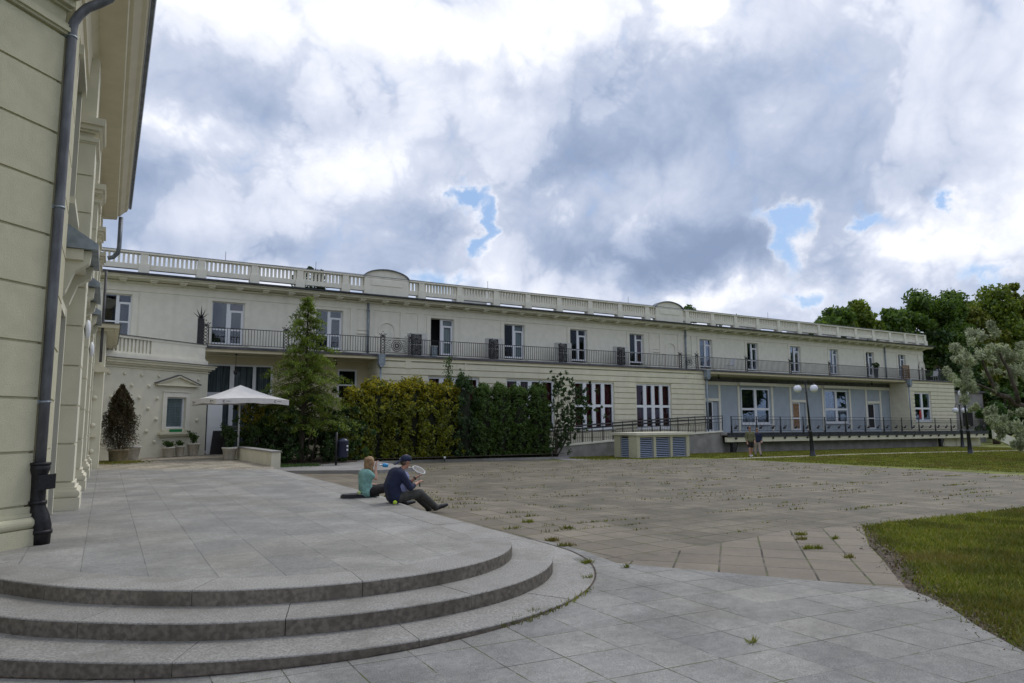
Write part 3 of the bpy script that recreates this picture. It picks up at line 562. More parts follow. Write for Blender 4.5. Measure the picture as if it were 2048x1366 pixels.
for x0,x1 in ((11.2,11.95),(14.0,14.75),(31.9,32.7),(34.8,35.7)): b.box(x0,Y1-.06,6.1,x1,Y1-.001,6.14); b.box(x0+.1,Y1-.04,6.3,x1-.1,Y1-.001,6.33)
b.build('wall_moulding','cream_white',lb)
# cornice with modillions
b=MB()
for y,z0,z1 in ((Y1-.10,7.78,7.86),(Y1-.62,7.95,8.02),(Y1-.68,8.02,8.08)): b.box(-4,y,z0,XR+(Y1-y),Y1,z1)
b.box(-4,Y1-.3,7.9,XR+.2,Y1,7.95); b.box(XR,Y1,7.9,XR+.6,46,8.08)
x=-3.4
while x<XR+.3: b.box(x-.17,Y1-.52,7.87,x+.17,Y1-.02,7.948); b.box(x-.13,Y1-.42,7.82,x+.13,Y1-.02,7.87); x+=1.237
b.build('cornice','cream',lb)
b=MB(); b.extr([(0,Y1-.80,8.083),(0,Y1-.84,8.09),(0,Y1-.85,8.16),(0,Y1-.78,8.165),(0,Y1-.45,8.15),(0,Y1+1,8.14),(0,Y1+1,8.083)],(-4,0,0),(XR+.7,0,0)); b.build('gutter','dkzinc',lb)
b=MB(); b.box(-4,Y1+1,8.0,XR+.5,46,8.13); b.build('roof','zinc',lb)
# roof balustrade
YB=34.98; PX=[-1.3,1.1,3.5,5.9,8.1,10.45,14.75,17.1,19.5,21.7,24.0,26.4,28.85,31.2,34.9,37.4,39.8,42.2,44.6,47.0,49.5,51.95,54.4,56.9,59.35,61.65,63.5,64.9]
ARCH=[(11.45,13.95),(31.95,34.45)]
ends=[]
def isarch(a,c): return any(a<A0 and c>A1 for A0,A1 in ARCH)
for p in PX:
    b=MB(); b.box(p-.16,YB-.03,8.62,p+.16,YB+.3,9.10); b.box(p-.22,YB-.10,8.17,p+.22,YB+.33,8.62); b.build('pier','cream_white',lb)
def bay(x0,x1):
    b=MB(); b.box(x0,YB,8.37,x1,YB+.26,8.60)
    n=max(2,int((x1-x0)/.18)); st_=(x1-x0)/n
    for i in range(n): xc=x0+(i+.5)*st_; b.box(xc-.047,YB+.06,8.60,xc+.047,YB+.20,9.08)
    b.build('baluster_panel','cream_white',lb)
for a,c in zip(PX,PX[1:]):
    if isarch(a,c):
        A0,A1=[q for q in ARCH if a<q[0] and c>q[1]][0]; bay(a+.16,A0); bay(A1,c-.16)
        b=MB(); b.box(A0,YB-.06,8.17,A1,YB+.3,9.1); b.box(A0+.35,YB-.09,8.7,A1-.35,YB-.055,9.0)
        n=16; xc=(A0+A1)/2; hw=(A1-A0)/2; h=.46; P=[(xc-hw*math.cos(math.pi*i/n),YB,9.12+h*math.sin(math.pi*i/n)) for i in range(n+1)]
        b.extr(P,(0,0,0),(0,.26,0)); rp_=b.build('arched_panel','cream_white',lb)
        b=MB()
        for i in range(n):
            p,q=P[i],P[i+1]; c_=Vector((xc,YB,9.12)); u=(Vector(p)-c_).normalized()*.05; v=(Vector(q)-c_).normalized()*.05
            b.add([(p[0],YB-.12,p[2]),(q[0],YB-.12,q[2]),(q[0],YB+.3,q[2]),(p[0],YB+.3,p[2]),(p[0]+u.x,YB-.12,p[2]+u.z),(q[0]+v.x,YB-.12,q[2]+v.z),(q[0]+v.x,YB+.3,q[2]+v.z),(p[0]+u.x,YB+.3,p[2]+u.z)],[(0,3,2,1),(4,5,6,7),(0,1,5,4),(1,2,6,5),(2,3,7,6),(3,0,4,7)])
        b.build('arch_trim','zinc',rp_)
    else: bay(a+.16,c-.16)
b=MB(); b.box(-2,YB-.06,9.085,XR-.3,YB+.32,9.17); b.build('top_rail','cream_white',lb)
b=MB(); b.box(-2,YB-.08,9.172,XR-.28,YB+.34,9.19); b.build('flashing','zinc',lb)
b=MB(); b.box(20.2,YB+2.2,8.83,XR-.5,YB+2.4,9.40); b.box(XR-.6,YB+.3,8.2,XR-.4,YB+9,9.1); b.build('attic_wall','cream',lb)
# balcony slab
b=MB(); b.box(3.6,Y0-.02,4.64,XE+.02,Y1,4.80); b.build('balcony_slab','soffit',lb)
b=MB(); b.box(3.58,Y0-.06,4.80,XE+.08,Y1+.02,4.90); b.box(3.58,Y0-.09,4.78,XE+.1,Y0-.061,4.86); b.build('balcony_edge','dkflash',lb)
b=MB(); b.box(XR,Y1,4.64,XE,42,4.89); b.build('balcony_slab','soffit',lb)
# upper french doors
def door_mesh(op=False):
    w,h=1.40,2.06; f=MB(); y=.12
    if op:
        f.box(w/2-.075,y-.01,0,w/2+.075,y+.08,h); f.box(w-.06,y,0,w,y+.07,h); f.box(w/2+.075,y,h-.07,w-.06,y+.07,h); f.box(w/2+.075,y,0,w-.06,y+.07,.10); f.box(w/2+.075,y,.70,w-.06,y+.07,.77); f.box(w/2+.075,y,1.60,w-.06,y+.07,1.70); f.box(w/2+.075,y,.10,w/2+.14,y+.07,1.60); f.box(w-.125,y,.10,w-.06,y+.07,1.60); return f
    f.box(0,y,0,.035,y+.07,h); f.box(w-.06,y,0,w,y+.07,h); f.box(.035,y,h-.04,w-.06,y+.07,h); f.box(.035,y,0,w-.06,y+.07,.10)
    f.box(w/2-.075,y-.01,.10,w/2+.075,y+.08,h-.04); f.box(.06,y,.70,w/2-.075,y+.07,.77); f.box(w/2+.075,y,.70,w-.06,y+.07,.77); f.box(w/2+.075,y,1.60,w-.06,y+.07,1.70)
    f.box(w/2+.075,y,.10,w/2+.14,y+.07,1.60); f.box(w-.125,y,.10,w-.06,y+.07,1.60); return f
def panes(op=False):
    w,h=1.40,2.06; f=MB(); y=.15
    for x0,x1,z0,z1 in ((.035,w/2-.075,.77,h-.04),(.035,w/2-.075,.10,.70),(w/2+.14,w-.125,.77,1.6),(w/2+.14,w-.125,.1,.7),(w/2+.075,w-.06,1.70,h-.04)):
        if not(op and x0<.2): f.box(x0,y,z0,x1,y+.012,z1)
    return f
drop=[]
for i,(a,c,z) in enumerate(DX):
    if i==0:
        d0=door_mesh().build('french_door','white',origin=(0,0,0)); d0.parent=lb; d0.location=(0,0,0)
        p0=panes().build('pane','glass2',origin=(0,0,0)); p0.parent=d0
        bb=MB(); bb.box(-.3,.9,-.3,1.7,.92,2.4); bb.box(-.3,.41,-.3,-.28,.9,2.4); bb.box(1.68,.41,-.3,1.7,.9,2.4); r0=bb.build('room','dark',origin=(0,0,0)); r0.parent=d0
        cc=MB()
        for k in range(9): cc.box(.72+k*.07,.24+.02*(k%2),.05,.79+k*.07,.25+.02*(k%2),1.98)
        c0=cc.build('curtain','pale',origin=(0,0,0)); c0.parent=d0; d=d0
    else: d=copy_tree(d0,lb)
    h=ZT-z; d.location=(a-34,Y1-Y0,z); d.scale=((c-a)/1.40,1,h/2.06)
    ch=kids(d)
    for q in ch:
        if q.name.startswith('pane') and i>=2: q.data=q.data if i in (3,4) else q.data
        if q.name.startswith('curtain'):
            if i not in (3,4,6,7,9,12): drop.append(q)
            if i in (6,7,9,12): q.data=q.data.copy(); q.data.materials[0]=M['red']
for q in drop: bpy.data.objects.remove(q)
pg=p0.data.copy(); pg.materials[0]=M['glass']
for q in bpy.data.objects:
    if q.parent and q.parent.name.startswith('french_door') and q.name.startswith('pane') and q.parent.location.x>-20: q.data=pg
d4=[q for q in bpy.data.objects if q.name.startswith('french_door') and abs(q.location.x-(15.55-34))<.01][0]
t1=door_mesh(True).build('open_leaf','white',origin=(0,0,0)); d4.data=t1.data; bpy.data.objects.remove(t1)
t1=panes(True).build('open_pane','glass',origin=(0,0,0)); [q for q in kids(d4) if q.name.startswith('pane')][0].data=t1.data; bpy.data.objects.remove(t1)
# ground storey: rusticated blocks
def courses(mb,x0,x1,z0,z1,opens,y,th=.03,p=.345,zoff=4.55,yb=None):
    z=zoff
    mb_back=[]
    while z>z0-.01:
        zl=max(z-p,z0); zh=z
        segs=[(x0,x1)]
        for a,c,oz0,oz1 in opens:
            if oz0<zh-.03 and oz1>zl+.03:
                segs=[t for s in segs for t in ((s[0],min(s[1],a)),(max(s[0],c),s[1])) if t[1]-t[0]>.02]
        for s0,s1 in segs: mb.box(s0,y,zl+.024,s1,y+.08,min(zh-.024,z1))
        z-=p
def wallopen(mb,x0,x1,z0,z1,opens,y,th):
    x=x0
    for a,c,oz0,oz1 in sorted(opens): mb.box(x,y,z0,a,y+th,z1); mb.box(a,y,z0,c,y+th,oz0); mb.box(a,y,oz1,c,y+th,z1); x=c
    mb.box(x,y,z0,x1,y+th,z1)
W2=[(14.72,17.80,.9,3.82),(19.55,22.85,.9,3.80),(24.33,27.35,.9,3.79),(29.15,32.15,.9,3.78)]
b=MB(); wallopen(b,11.97,35.23,-1.2,4.64,W2,Y0+.08,.3); courses(b,11.95,35.25,-.4,4.6,W2,Y0,zoff=4.56)
b.box(11.98,Y0+.36,-1.2,12.3,Y1,4.64); b.box(34.9,Y0+.36,-1.2,35.22,Y1,4.64)
z=4.56
while z>-.5:
    b.box(11.94,Y0+.081,z-.321,11.98,Y1,z-.024); b.box(35.22,Y0+.081,z-.321,35.26,Y1,z-.024); z-=.345
b.build('ground_wall','rust_cream',lb)
W3=[(60.55,63.17,1.25,3.76)]
b=MB(); wallopen(b,59.55,XE-.02,-2,4.64,W3,Y0+.08,.3); courses(b,59.53,XE,.5,4.6,W3,Y0,zoff=4.56)
b.box(59.56,Y0+.36,-2,59.9,Y1,4.64); b.box(XE-.35,Y0+.36,-2,XE-.02,42,4.64)
z=4.56
while z>.3: b.box(59.52,Y0+.081,z-.321,59.56,Y1,z-.024); b.box(XE-.02,Y0+.081,z-.321,XE+.01,42,z-.024); z-=.345
b.build('ground_wall','rust_cream',lb)
b=MB()
for x0,x1 in ((13.4,13.75),(16.9,17.0),(33.5,33.55),(34.3,34.35)): b.box(x0,Y0-.03,4.2,x1,Y0+.0,4.6)
b.box(11.93,Y0-.045,4.6,35.27,Y0-.021,4.66); b.box(59.5,Y0-.045,4.6,XE+.02,Y0-.021,4.66); b.build('wall_moulding','rust_cream',lb)
# tall windows of the middle block
def tallwin(x0,x1,z0,z1,ncol,curt,first=True,split=.5,y=Y0+.14):
    f=MB(); fw=.11
    f.box(x0,y,z0,x0+fw,y+.08,z1); f.box(x1-fw,y,z0,x1,y+.08,z1); f.box(x0+fw,y,z1-.10,x1-fw,y+.08,z1); f.box(x0+fw,y,z0,x1-fw,y+.08,z0+.14)
    zm=z0+(z1-z0)*split; f.box(x0+fw,y,zm-.08,x1-fw,y+.08,zm+.08)
    cw=(x1-x0-2*fw)/ncol
    for i in range(1,ncol): f.box(x0+fw+i*cw-.13,y-.01,z0+.14,x0+fw+i*cw+.13,y+.09,zm-.08); f.box(x0+fw+i*cw-.13,y-.01,zm+.08,x0+fw+i*cw+.13,y+.09,z1-.1)
    f.box(x0-.05,y-.16,z0-.06,x1+.05,y,z0-.003)
    w=f.build('window','white',lb)
    f=MB(); f.box(x0+fw,y+.035,z0+.14,x1-fw,y+.05,z1-.10); f.build('pane','glass',w)
    f=MB(); n=int((x1-x0)/.09); 
    for i in range(n):
        if curt=='red' and (i/n>.26 and i/n<.36): continue
        xx=x0+(x1-x0)*i/n; f.box(xx,y+.22+.03*math.sin(i*1.9),z0,xx+(x1-x0)/n,y+.235+.03*math.sin(i*1.9),z1)
    f.build('curtain',curt if curt!='none' else 'dark',w)
    f=MB(); f.box(x0-.3,y+.9,z0-.3,x1+.3,y+.92,z1+.3); f.build('room','dark',w)
    return w
for a,c,z0,z1 in W2: tallwin(a,c,z0,z1,4,'red')
tallwin(60.55,63.17,1.25,3.76,2,'none',split=.45)
M['redp']=mat('red_poster',(.45,.03,.02),.7)
b=MB(); b.ball((61.55,Y0+.155,2.2),.12,.01,.14,8,6); b.box(61.38,Y0+.15,1.85,61.72,Y0+.165,2.06); b.box(61.42,Y0+.15,1.5,61.52,Y0+.165,1.849); b.box(61.58,Y0+.15,1.5,61.68,Y0+.165,1.849)
pw_=[q for q in bpy.data.objects if q.name.startswith('window') and q.parent==lb][-1]; b.build('window_poster','redp',pw_)
# left recess ground wall
YR=Y1+.02
b=MB(); WL=[(3.9,7.05,0.0,4.22),(10.3,11.35,2.7,4.18)]
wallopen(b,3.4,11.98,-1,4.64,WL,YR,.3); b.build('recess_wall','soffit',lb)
f=MB(); y=YR+.05
for x0,x1 in ((3.9,4.0),(5.05,5.25),(6.1,6.25),(6.95,7.05)): f.box(x0,y,0,x1,y+.08,4.22)
for z0,z1 in ((.0,.1),(2.66,2.86),(4.14,4.22)): 
    for x0,x1 in ((4.0,5.05),(5.25,6.1),(6.25,6.95)): f.box(x0,y,z0,x1,y+.08,z1)
w=f.build('glazed_front','white',lb); f=MB(); f.box(4.0,y+.03,.1,6.95,y+.045,4.14); f.build('pane','glass',w)
f=MB()
for i in range(34): f.box(3.95+i*.09,y+.2+.02*(i%3),0,4.03+i*.09,y+.21+.02*(i%3),4.2)
dkc=mat('dark_curtain',(.20,.20,.18),.9,nscale=3,namt=.4,stretch=(8,1,.3)); M['dkc']=dkc; f.build('curtain','dkc',w)
f=MB(); f.box(3.6,y+.7,-.1,12,y+.72,4.5); f.build('room','dark',w)
f=MB(); f.box(10.3,y,2.7,10.4,y+.07,4.18); f.box(11.25,y,2.7,11.35,y+.07,4.18); f.box(10.4,y,4.08,11.25,y+.07,4.18); f.box(10.4,y,3.3,11.25,y+.07,3.38); w=f.build('window','white',lb)
f=MB(); f.box(10.4,y+.03,2.7,11.25,y+.045,4.08); f.build('pane','glass',w)
# right recess: blue grey wall
WR=[(36.95,38.2,.62,2.80,'d'),(40.65,43.8,1.12,3.80,'w'),(46.45,47.95,.6,2.8,'d'),(50.48,53.5,1.15,3.84,'w'),(56.3,57.9,.6,2.8,'d')]
b=MB(); wallopen(b,35.2,59.6,-1,4.64,[w[:4] for w in WR],YR,.3); b.build('recess_wall','bluewall',lb)
b=MB()
for x in (36.75,38.35,40.35,44.05,46.2,48.15,50.2,53.8,56.05,58.1): b.box(x-.1,YR-.06,.58,x+.1,YR-.001,3.98)
b.box(35.25,YR-.08,3.98,59.5,YR-.001,4.22); b.box(40.2,YR-.35,4.0,44.4,YR-.08,4.2); b.box(50.0,YR-.35,4.0,54.2,YR-.08,4.2)
for a,c,z0,z1,k in WR:
    if k=='d': b.box(a-.1,YR-.07,2.80,c+.1,YR-.001,3.0)
b.build('wall_moulding','cream_white',lb)
b=MB(); b.box(35.25,YR-.12,4.24,59.5,YR-.001,4.5); b.build('ventilation_strip','dkflash',lb)
for a,c,z0,z1,k in WR:
    if k=='w':
        w=tallwin(a,c,z0,z1,2,'none',split=.42,y=YR+.03)
    else:
        f=MB(); y=YR+.05; xd=a+(c-a)*.62
        f.box(a,y,z0,a+.09,y+.07,z1); f.box(xd-.09,y,z0,xd,y+.07,z1); f.box(a+.09,y,z1-.09,xd-.09,y+.07,z1); f.box(a+.09,y,z0+.0,xd-.09,y+.07,z0+.15); f.box(a+.09,y,z0+.9,xd-.09,y+.07,z0+1.0)
        w=f.build('door','white',lb); f=MB(); f.box(a+.09,y+.02,z0+.15,xd-.09,y+.04,z1-.09); f.build('pane','brick' if 46<a<47 else 'dark',w)
        f=MB(); f.box(xd,YR+.06,z0,c,YR+.12,z1); f.build('side_panel','bluewall',w)
# downpipes
for x in (11.85,35.10,59.15):
    b=MB(); b.tube([(x,Y1-.1,7.80),(x,Y1-.1,4.9)],.06,8); b.tube([(x,Y1-.1,7.35),(x,Y1-.1,7.42)],.085,8); d=b.build('downpipe','zincl',lb)
    xf={11.85:12.0,35.10:35.27,59.15:59.5}[x]
    b=MB(); b.extr([(xf-.17,0,4.35),(xf+.17,0,4.35),(xf+.17,0,4.86),(xf-.17,0,4.86)],(0,Y0-.38,0),(0,Y0-.1,0)); b.extr([(xf-.07,0,4.2),(xf+.07,0,4.2),(xf+.17,0,4.345),(xf-.17,0,4.345)],(0,Y0-.36,0),(0,Y0-.12,0)); h=b.build('rain_hopper','zincl',d)
    b=MB(); b.tube([(xf,Y0-.16,4.22),(xf,Y0-.16,-.3 if xf<40 else .6)],.055,8); b.build('downpipe','zincl',d)
# balcony railing
XP=[3.7,7.28,12.17,13.72,18.66,23.37,27.95,33.1,34.64,39.55,44.35,49.1,54.1,59.0,62.2,64.9]
YRL=Y0+.06
SEG=[3.7]+XP[1:]+[66.9]
for a,c in zip(SEG,SEG[1:]):
    b=MB(); orn=(abs(a-12.17)<.1 or abs(a-33.1)<.1)
    b.box(a,YRL-.02,5.755,c,YRL+.02,5.785); b.box(a,YRL-.012,4.99,c,YRL+.012,5.015)
    if not orn:
        n=int((c-a)/.132)
        for i in range(1,n): x=a+(c-a)*i/n; b.box(x-.010,YRL-.010,5.015,x+.010,YRL+.010,5.755)
    else:
        xc=(a+c)/2; zc=5.38
        b.box(a,YRL-.015,5.66,c,YRL+.015,5.68)
        for r in (.30,.20,.10): b.tube([(xc+r*math.cos(t*math.pi/10),YRL,zc+r*math.sin(t*math.pi/10)) for t in range(21)],.016,5,caps=False)
        for t in range(16): an=t*math.pi/8; b.tube([(xc+.05*math.cos(an),YRL,zc+.05*math.sin(an)),(xc+.30*math.cos(an),YRL,zc+.30*math.sin(an))],.012,4)
        for sg in (-1,1):
            for j in range(7):
                z=5.08+j*.09; pts=[(xc+sg*(.33+.37*u),YRL,z+.03*math.sin(u*9+j)) for u in [q/6 for q in range(7)]]; b.tube(pts,.012,4)
    b.build('balcony_railing','iron',lb)
pp0=None
for x in XP:
    if pp0 is None:
        b=MB(); 
        for sg in (-1,1): b.box(sg*.11-.015,-.015,4.9,sg*.11+.015,.015,5.82)
        for j in range(6): 
            z=5.0+j*.15; b.tube([(.07*math.cos(t*math.pi/5),0,z+.07*math.sin(t*math.pi/5)) for t in range(11)],.016,5,caps=False)
        b.box(-.14,-.03,5.82,.14,.03,5.86); b.tube([(-.2,0,5.98),(-.1,0,5.9),(0,0,5.86),(.1,0,5.9),(.2,0,5.98)],.02,5); b.tube([(-.1,0,6.0),(0,0,5.88),(.1,0,6.0)],.02,5); b.ball((0,0,6.08),.03,n=6,m=4)
        pp0=b.build('railing_post','iron',origin=(0,0,0)); q=pp0
    else: q=pp0.copy(); COL.objects.link(q)
    q.parent=lb; q.location=(x-34,YRL-Y0,0)
# end ironwork screen at the left of the balcony (palm shaped)
b=MB(); b.box(3.35,Y0+.0,4.92,3.62,Y0+.12,6.15)
for an in (-50,-28,0,25,48): 
    a=R(an); b.extr([(3.48-.05,0,6.12),(3.48+.05,0,6.12),(3.48+math.sin(a)*.42,0,6.12+math.cos(a)*(.62-abs(an)*.004))],(0,Y0+.03,0),(0,Y0+.09,0))
b.build('iron_screen','iron',lb)
b=MB()
for x in (4.6,9.0,19.2,30,44,55,62): b.tube([(x,YB+.5,9.1),(x,YB+.5,9.75)],.012,5)
b.tube([(-2,YB+.5,9.28)]+[(x,YB+.5,9.3+.05*((i%2))) for i,x in enumerate((4.6,9,19.2,30,44,55,62))],.008,4); b.build('lightning_conductor','dkflash',lb)
# pendant lamps under the balcony soffit
for k,(x,z,lbl) in enumerate(((5.15,4.64,'small pendant lamp hanging under the balcony above the parasol'),(9.9,4.64,'small pendant lamp hanging under the balcony behind the conifer'),(37.4,4.64,'small dark lamp under the balcony soffit above the leftmost blue recess door'),(55.6,4.64,'small dark lamp under the balcony soffit above the last blue recess door'))):
    t=thing('pendant_lamp',(x,34.6,4.64),lbl,'lamp','lamps under the balcony')
    b=MB(); L=.75 if k==0 else .12; b.tube([(x,34.6,4.64),(x,34.6,4.64-L)],.012,5); b.ball((x,34.6,4.62),.08,.08,.03,8,4); b.build('lamp_rod','iron',t)
    b=MB(); b.lathe((x,34.6,4.64-L-.22),[(.05,0),(.09,.06),(.09,.16),(.03,.22)],8); b.build('lamp_shade','iron',t)
t=thing('storage_box',(15.3,34.5,4.9),'small grey box standing on the balcony left of the open dark door','box'); b=MB(); b.box(15.12,34.3,4.9,15.42,34.6,5.5); b.build('body','zincl',t); b=MB(); b.box(15.10,34.28,5.5,15.44,34.62,5.54); b.build('lid','acgrey',t)
# ================= AC units and balcony things
def ac(x,lbl,z=4.9):
    t=thing('air_conditioner',(x,34.55,z),lbl,'air conditioner','outdoor air conditioners on the balcony')
    b=MB(); b.box(x-.08,34.38,z+.06,x+.92,34.78,z+1.28); b.box(x-.02,34.40,z,x+.08,34.74,z+.06); b.box(x+.76,34.40,z,x+.86,34.74,z+.06); b.build('casing','acgrey',t)
    for zz in (.36,.95):
        b=MB(); b.box(x-.05,34.355,z+zz-.27,x+.57,34.378,z+zz+.27); gq=b.build('fan_grille','black',t)
        b=MB()
        for j in range(3): b.tube([(x+.26+(.1+.07*j)*math.cos(a*math.pi/8),34.35,z+zz+(.1+.07*j)*math.sin(a*math.pi/8)) for a in range(17)],.006,4,caps=False)
        b.build('grille_ring','acgrey',gq)
ac(13.95,'tall twin fan air conditioner left of the dark open balcony door'); ac(18.72,'twin fan air conditioner on the balcony right of the dark open door'); ac(23.55,'twin fan air conditioner on the balcony, third from the left'); ac(28.1,'twin fan air conditioner nearest the second roof arch')
# ================= ramp, terrace, louvre box
def gz(x,y): return float(g(x,y))
rw=thing('ramp',(29,32.6,-.7),'long grey concrete access ramp rising along the middle block','ramp')
YW=32.6; RT=[(19.5,-.22),(22.2,-.03),(26.7,.22),(31,.46),(35.4,.64)]
b=MB()
for (xa,za),(xb,zb) in zip(RT,RT[1:]): b.extr([(xa,0,-1.6),(xb,0,-1.6),(xb,0,zb),(xa,0,za)],(0,YW,0),(0,Y0-.05,0))
b.build('wall','concrete',rw)
b=MB()
for (xa,za),(xb,zb) in zip(RT,RT[1:]): b.extr([(xa,0,za+.002),(xb,0,zb+.002),(xb,0,zb+.09),(xa,0,za+.09)],(0,YW-.06,0),(0,YW+.22,0))
b.build('coping','cream_white',rw)
def rz(x): return float(np.interp(x,[p[0] for p in RT],[p[1] for p in RT]))
for yy in (YW+.08,Y0-.25):
    b=MB(); xs_=list(np.arange(20.0,35.6,1.55))
    for h in (.98,.80,.58): b.tube([(x,yy,rz(x)+.09+h) for x in xs_],.028 if h>.7 else .02,6)
    for x in xs_: b.tube([(x,yy,rz(x)+.05),(x,yy,rz(x)+1.12)],.028,6)
    if yy<33:
        for i in range(110):
            x=20.1+i*.14
            if x<35.4: b.box(x-.007,yy-.007,rz(x)+.15,x+.007,yy+.007,rz(x)+.62)
    b.build('handrail','iron',rw)
lv=thing('ventilation_box',(26.7,29.9,-.6),'low cream ventilation box with louvred sides on the edge of the plaza','ventilation box')
lx0,lx1,ly0,ly1=24.85,28.72,28.95,30.9; zb=-.72; zt=.62
b=MB(); b.box(lx0+.2,ly0+.25,zb,lx1-.2,ly1-.2,zt-.02)
for x0,x1 in ((lx0,lx0+.22),(26.05,26.22),(27.28,27.45),(lx1-.22,lx1)): b.box(x0,ly0,zb,x1,ly0+.25,zt)
b.box(lx0,ly0+.7,zb,lx0+.2,ly0+.25,zt); b.box(lx0,ly1-.5,zb,lx0+.2,ly1,zt); b.box(lx1-.2,ly0+.25,zb,lx1,ly1,zt); b.box(lx0+.2,ly1-.2,zb,lx1-.2,ly1,zt)
b.box(lx0+.22,ly0+.01,zb,lx1-.22,ly0+.25,zb+.12); b.box(lx0+.22,ly0+.01,zt-.12,lx1-.22,ly0+.25,zt-.0); b.build('wall','near_cream',lv)
b=MB(); b.box(lx0-.08,ly0-.12,zt+.002,lx1+.25,ly1+.15,zt+.14); b.build('roof','cream',lv)
b=MB()
for k,(x0,x1) in enumerate(((lx0+.22,26.05),(26.22,27.28),(27.45,lx1-.22))):
    b=MB()
    for i in range(11):
        z=zb+.15+i*.098; b.extr([(0,0,z),(0,.06,z+.04),(0,.07,z+.035),(0,.01,z-.010)],(x0+.002,ly0+.04,0),(x1-.002,ly0+.04,0))
    lp=b.build('louvre_panel','louvre',lv); b=MB(); b.box(x0+.001,ly0+.2,zb+.125,x1-.001,ly0+.24,zt-.125); b.build('duct','dark',lp)
b=MB()
for i in range(11):
    z=zb+.15+i*.098; b.extr([(0,0,z),(.07,0,z+.05),(.08,0,z+.045),(.01,0,z-.012)],(lx0+.04,ly0+.72,0),(lx0+.04,ly1-.52,0))
lp=b.build('louvre_panel','louvre',lv); b=MB(); b.box(lx0+.16,ly0+.71,zb+.1,lx0+.19,ly1-.51,zt-.1); b.build('duct','dark',lp)
te=thing('terrace',(50,32,.3),'raised terrace on black brackets in front of the blue recess','terrace')
XT0,XT1,YT=35.2,68.6,32.0
def tz(x): return .57-.0058*(x-35.2)
def tstrip(mb,z0,z1,y0,y1,xa=XT0,xb=XT1): mb.extr([(xa,0,tz(xa)+z0),(xb,0,tz(xb)+z0),(xb,0,tz(xb)+z1),(xa,0,tz(xa)+z1)],(0,y0,0),(0,y1,0))
b=MB(); tstrip(b,-.14,0,YT+.04,Y1+.01); tstrip(b,-.14,0,YT+.04,44,66.9,XT1); b.build('floor_slab','concrete',te)
b=MB(); tstrip(b,-.26,.02,YT,YT+.039); tstrip(b,-.03,.03,YT-.04,YT-.001); b.build('edge_beam','dkzinc',te)
b=MB(); tstrip(b,-.58,-.262,YT+.06,YT+.25); b.build('fascia','rust_cream',te)
b=MB(); b.box(XT0+.1,YT+.75,-2,61.5,YT+.95,tz(50)-.6); b.build('base_wall','concrete',te)
b=MB(); b.box(61.5,YT+.75,-2,XT1,YT+.95,-.15)
for x in (63,65,67): b.box(x-.5,YT+.70,-1.6,x+.5,YT+.748,-.25)
b.build('base_wall','rust_cream',te)
br0=None
x=36.0
while x<XT1-.3:
    if br0 is None:
        b=MB(); b.tube([(0,.08,-.31),(0,.35,-.36),(0,.7,-.5)],.035,6); b.tube([(0,-.04,.04),(0,-.14,-.10),(0,-.08,-.25),(0,.05,-.32)],.018,5)
        b.ball((0,.02,-.35),.09,.12,.06,8,5); b.tube([(-.15,-.03,.31),(-.06,-.05,.38),(.05,-.03,.47),(.17,0,.46)],.055,6); b.box(-.11,-.03,.28,.11,.05,.36)
        br0=b.build('bracket','iron',origin=(0,0,0)); q=br0
    else: q=br0.copy(); COL.objects.link(q)
    q.parent=te; q.location=(x-50,YT-32,tz(x)-.3); x+=1.22
for a in np.arange(35.6,68,2.44):
    c=min(a+2.44,68.3); b=MB(); f=lambda x,h:tz(x)+h
    for h in (1.08,.90,.14): b.extr([(a,0,f(a,h)),(c,0,f(c,h)),(c,0,f(c,h+.025)),(a,0,f(a,h+.025))],(0,YT-.0,0),(0,YT+.03,0))
    for i in range(1,18): x=a+(c-a)*i/18; b.box(x-.008,YT+.006,f(x,.16),x+.008,YT+.022,f(x,.9))
    b.box(a-.03,YT-.01,f(a,-.2),a+.03,YT+.035,f(a,1.12)); b.box(a-.05,YT-.01,f(a,.15),a+.05,YT+.035,f(a,.5)); b.box(a-.07,YT-.02,f(a,0),a+.07,YT+.05,f(a,.16)); b.build('railing','iron',te)
for x in (35.9,61.0): b=MB(); b.box(x-.14,YT+.1,-1.6,x+.14,YT+.36,tz(x)-.585); b.tube([(x+.1,YT+.2,-.9),(x+.5,YT+.2,tz(x)-.62)],.04,6); b.build('post','iron',te)
sw=MB(); sw.extr([(68.7,0,-.3),(73.5,0,-1.5),(73.5,0,-.55),(68.7,0,.5)],(0,31.6,0),(0,31.8,0)); tag(sw.build('stair_parapet','cream_white'),'sloping pale stair parapet at the far right end of the terrace','parapet')
# far building behind the terrace end
fb=thing('far_building',(76,40,-1),'plain grey low building beyond the right end of the long building','building')
b=MB(); b.box(69.5,39.5,-2,84,48,4.3); b.build('wall','concrete',fb)
b=MB(); b.box(69.3,39.3,4.302,84.3,48,4.5); b.build('roof','dkflash',fb)
for x in (71.0,75.5,79.5): b=MB(); b.box(x,39.42,.7,x+1.9,39.49,2.4); b.build('window','dark',fb)
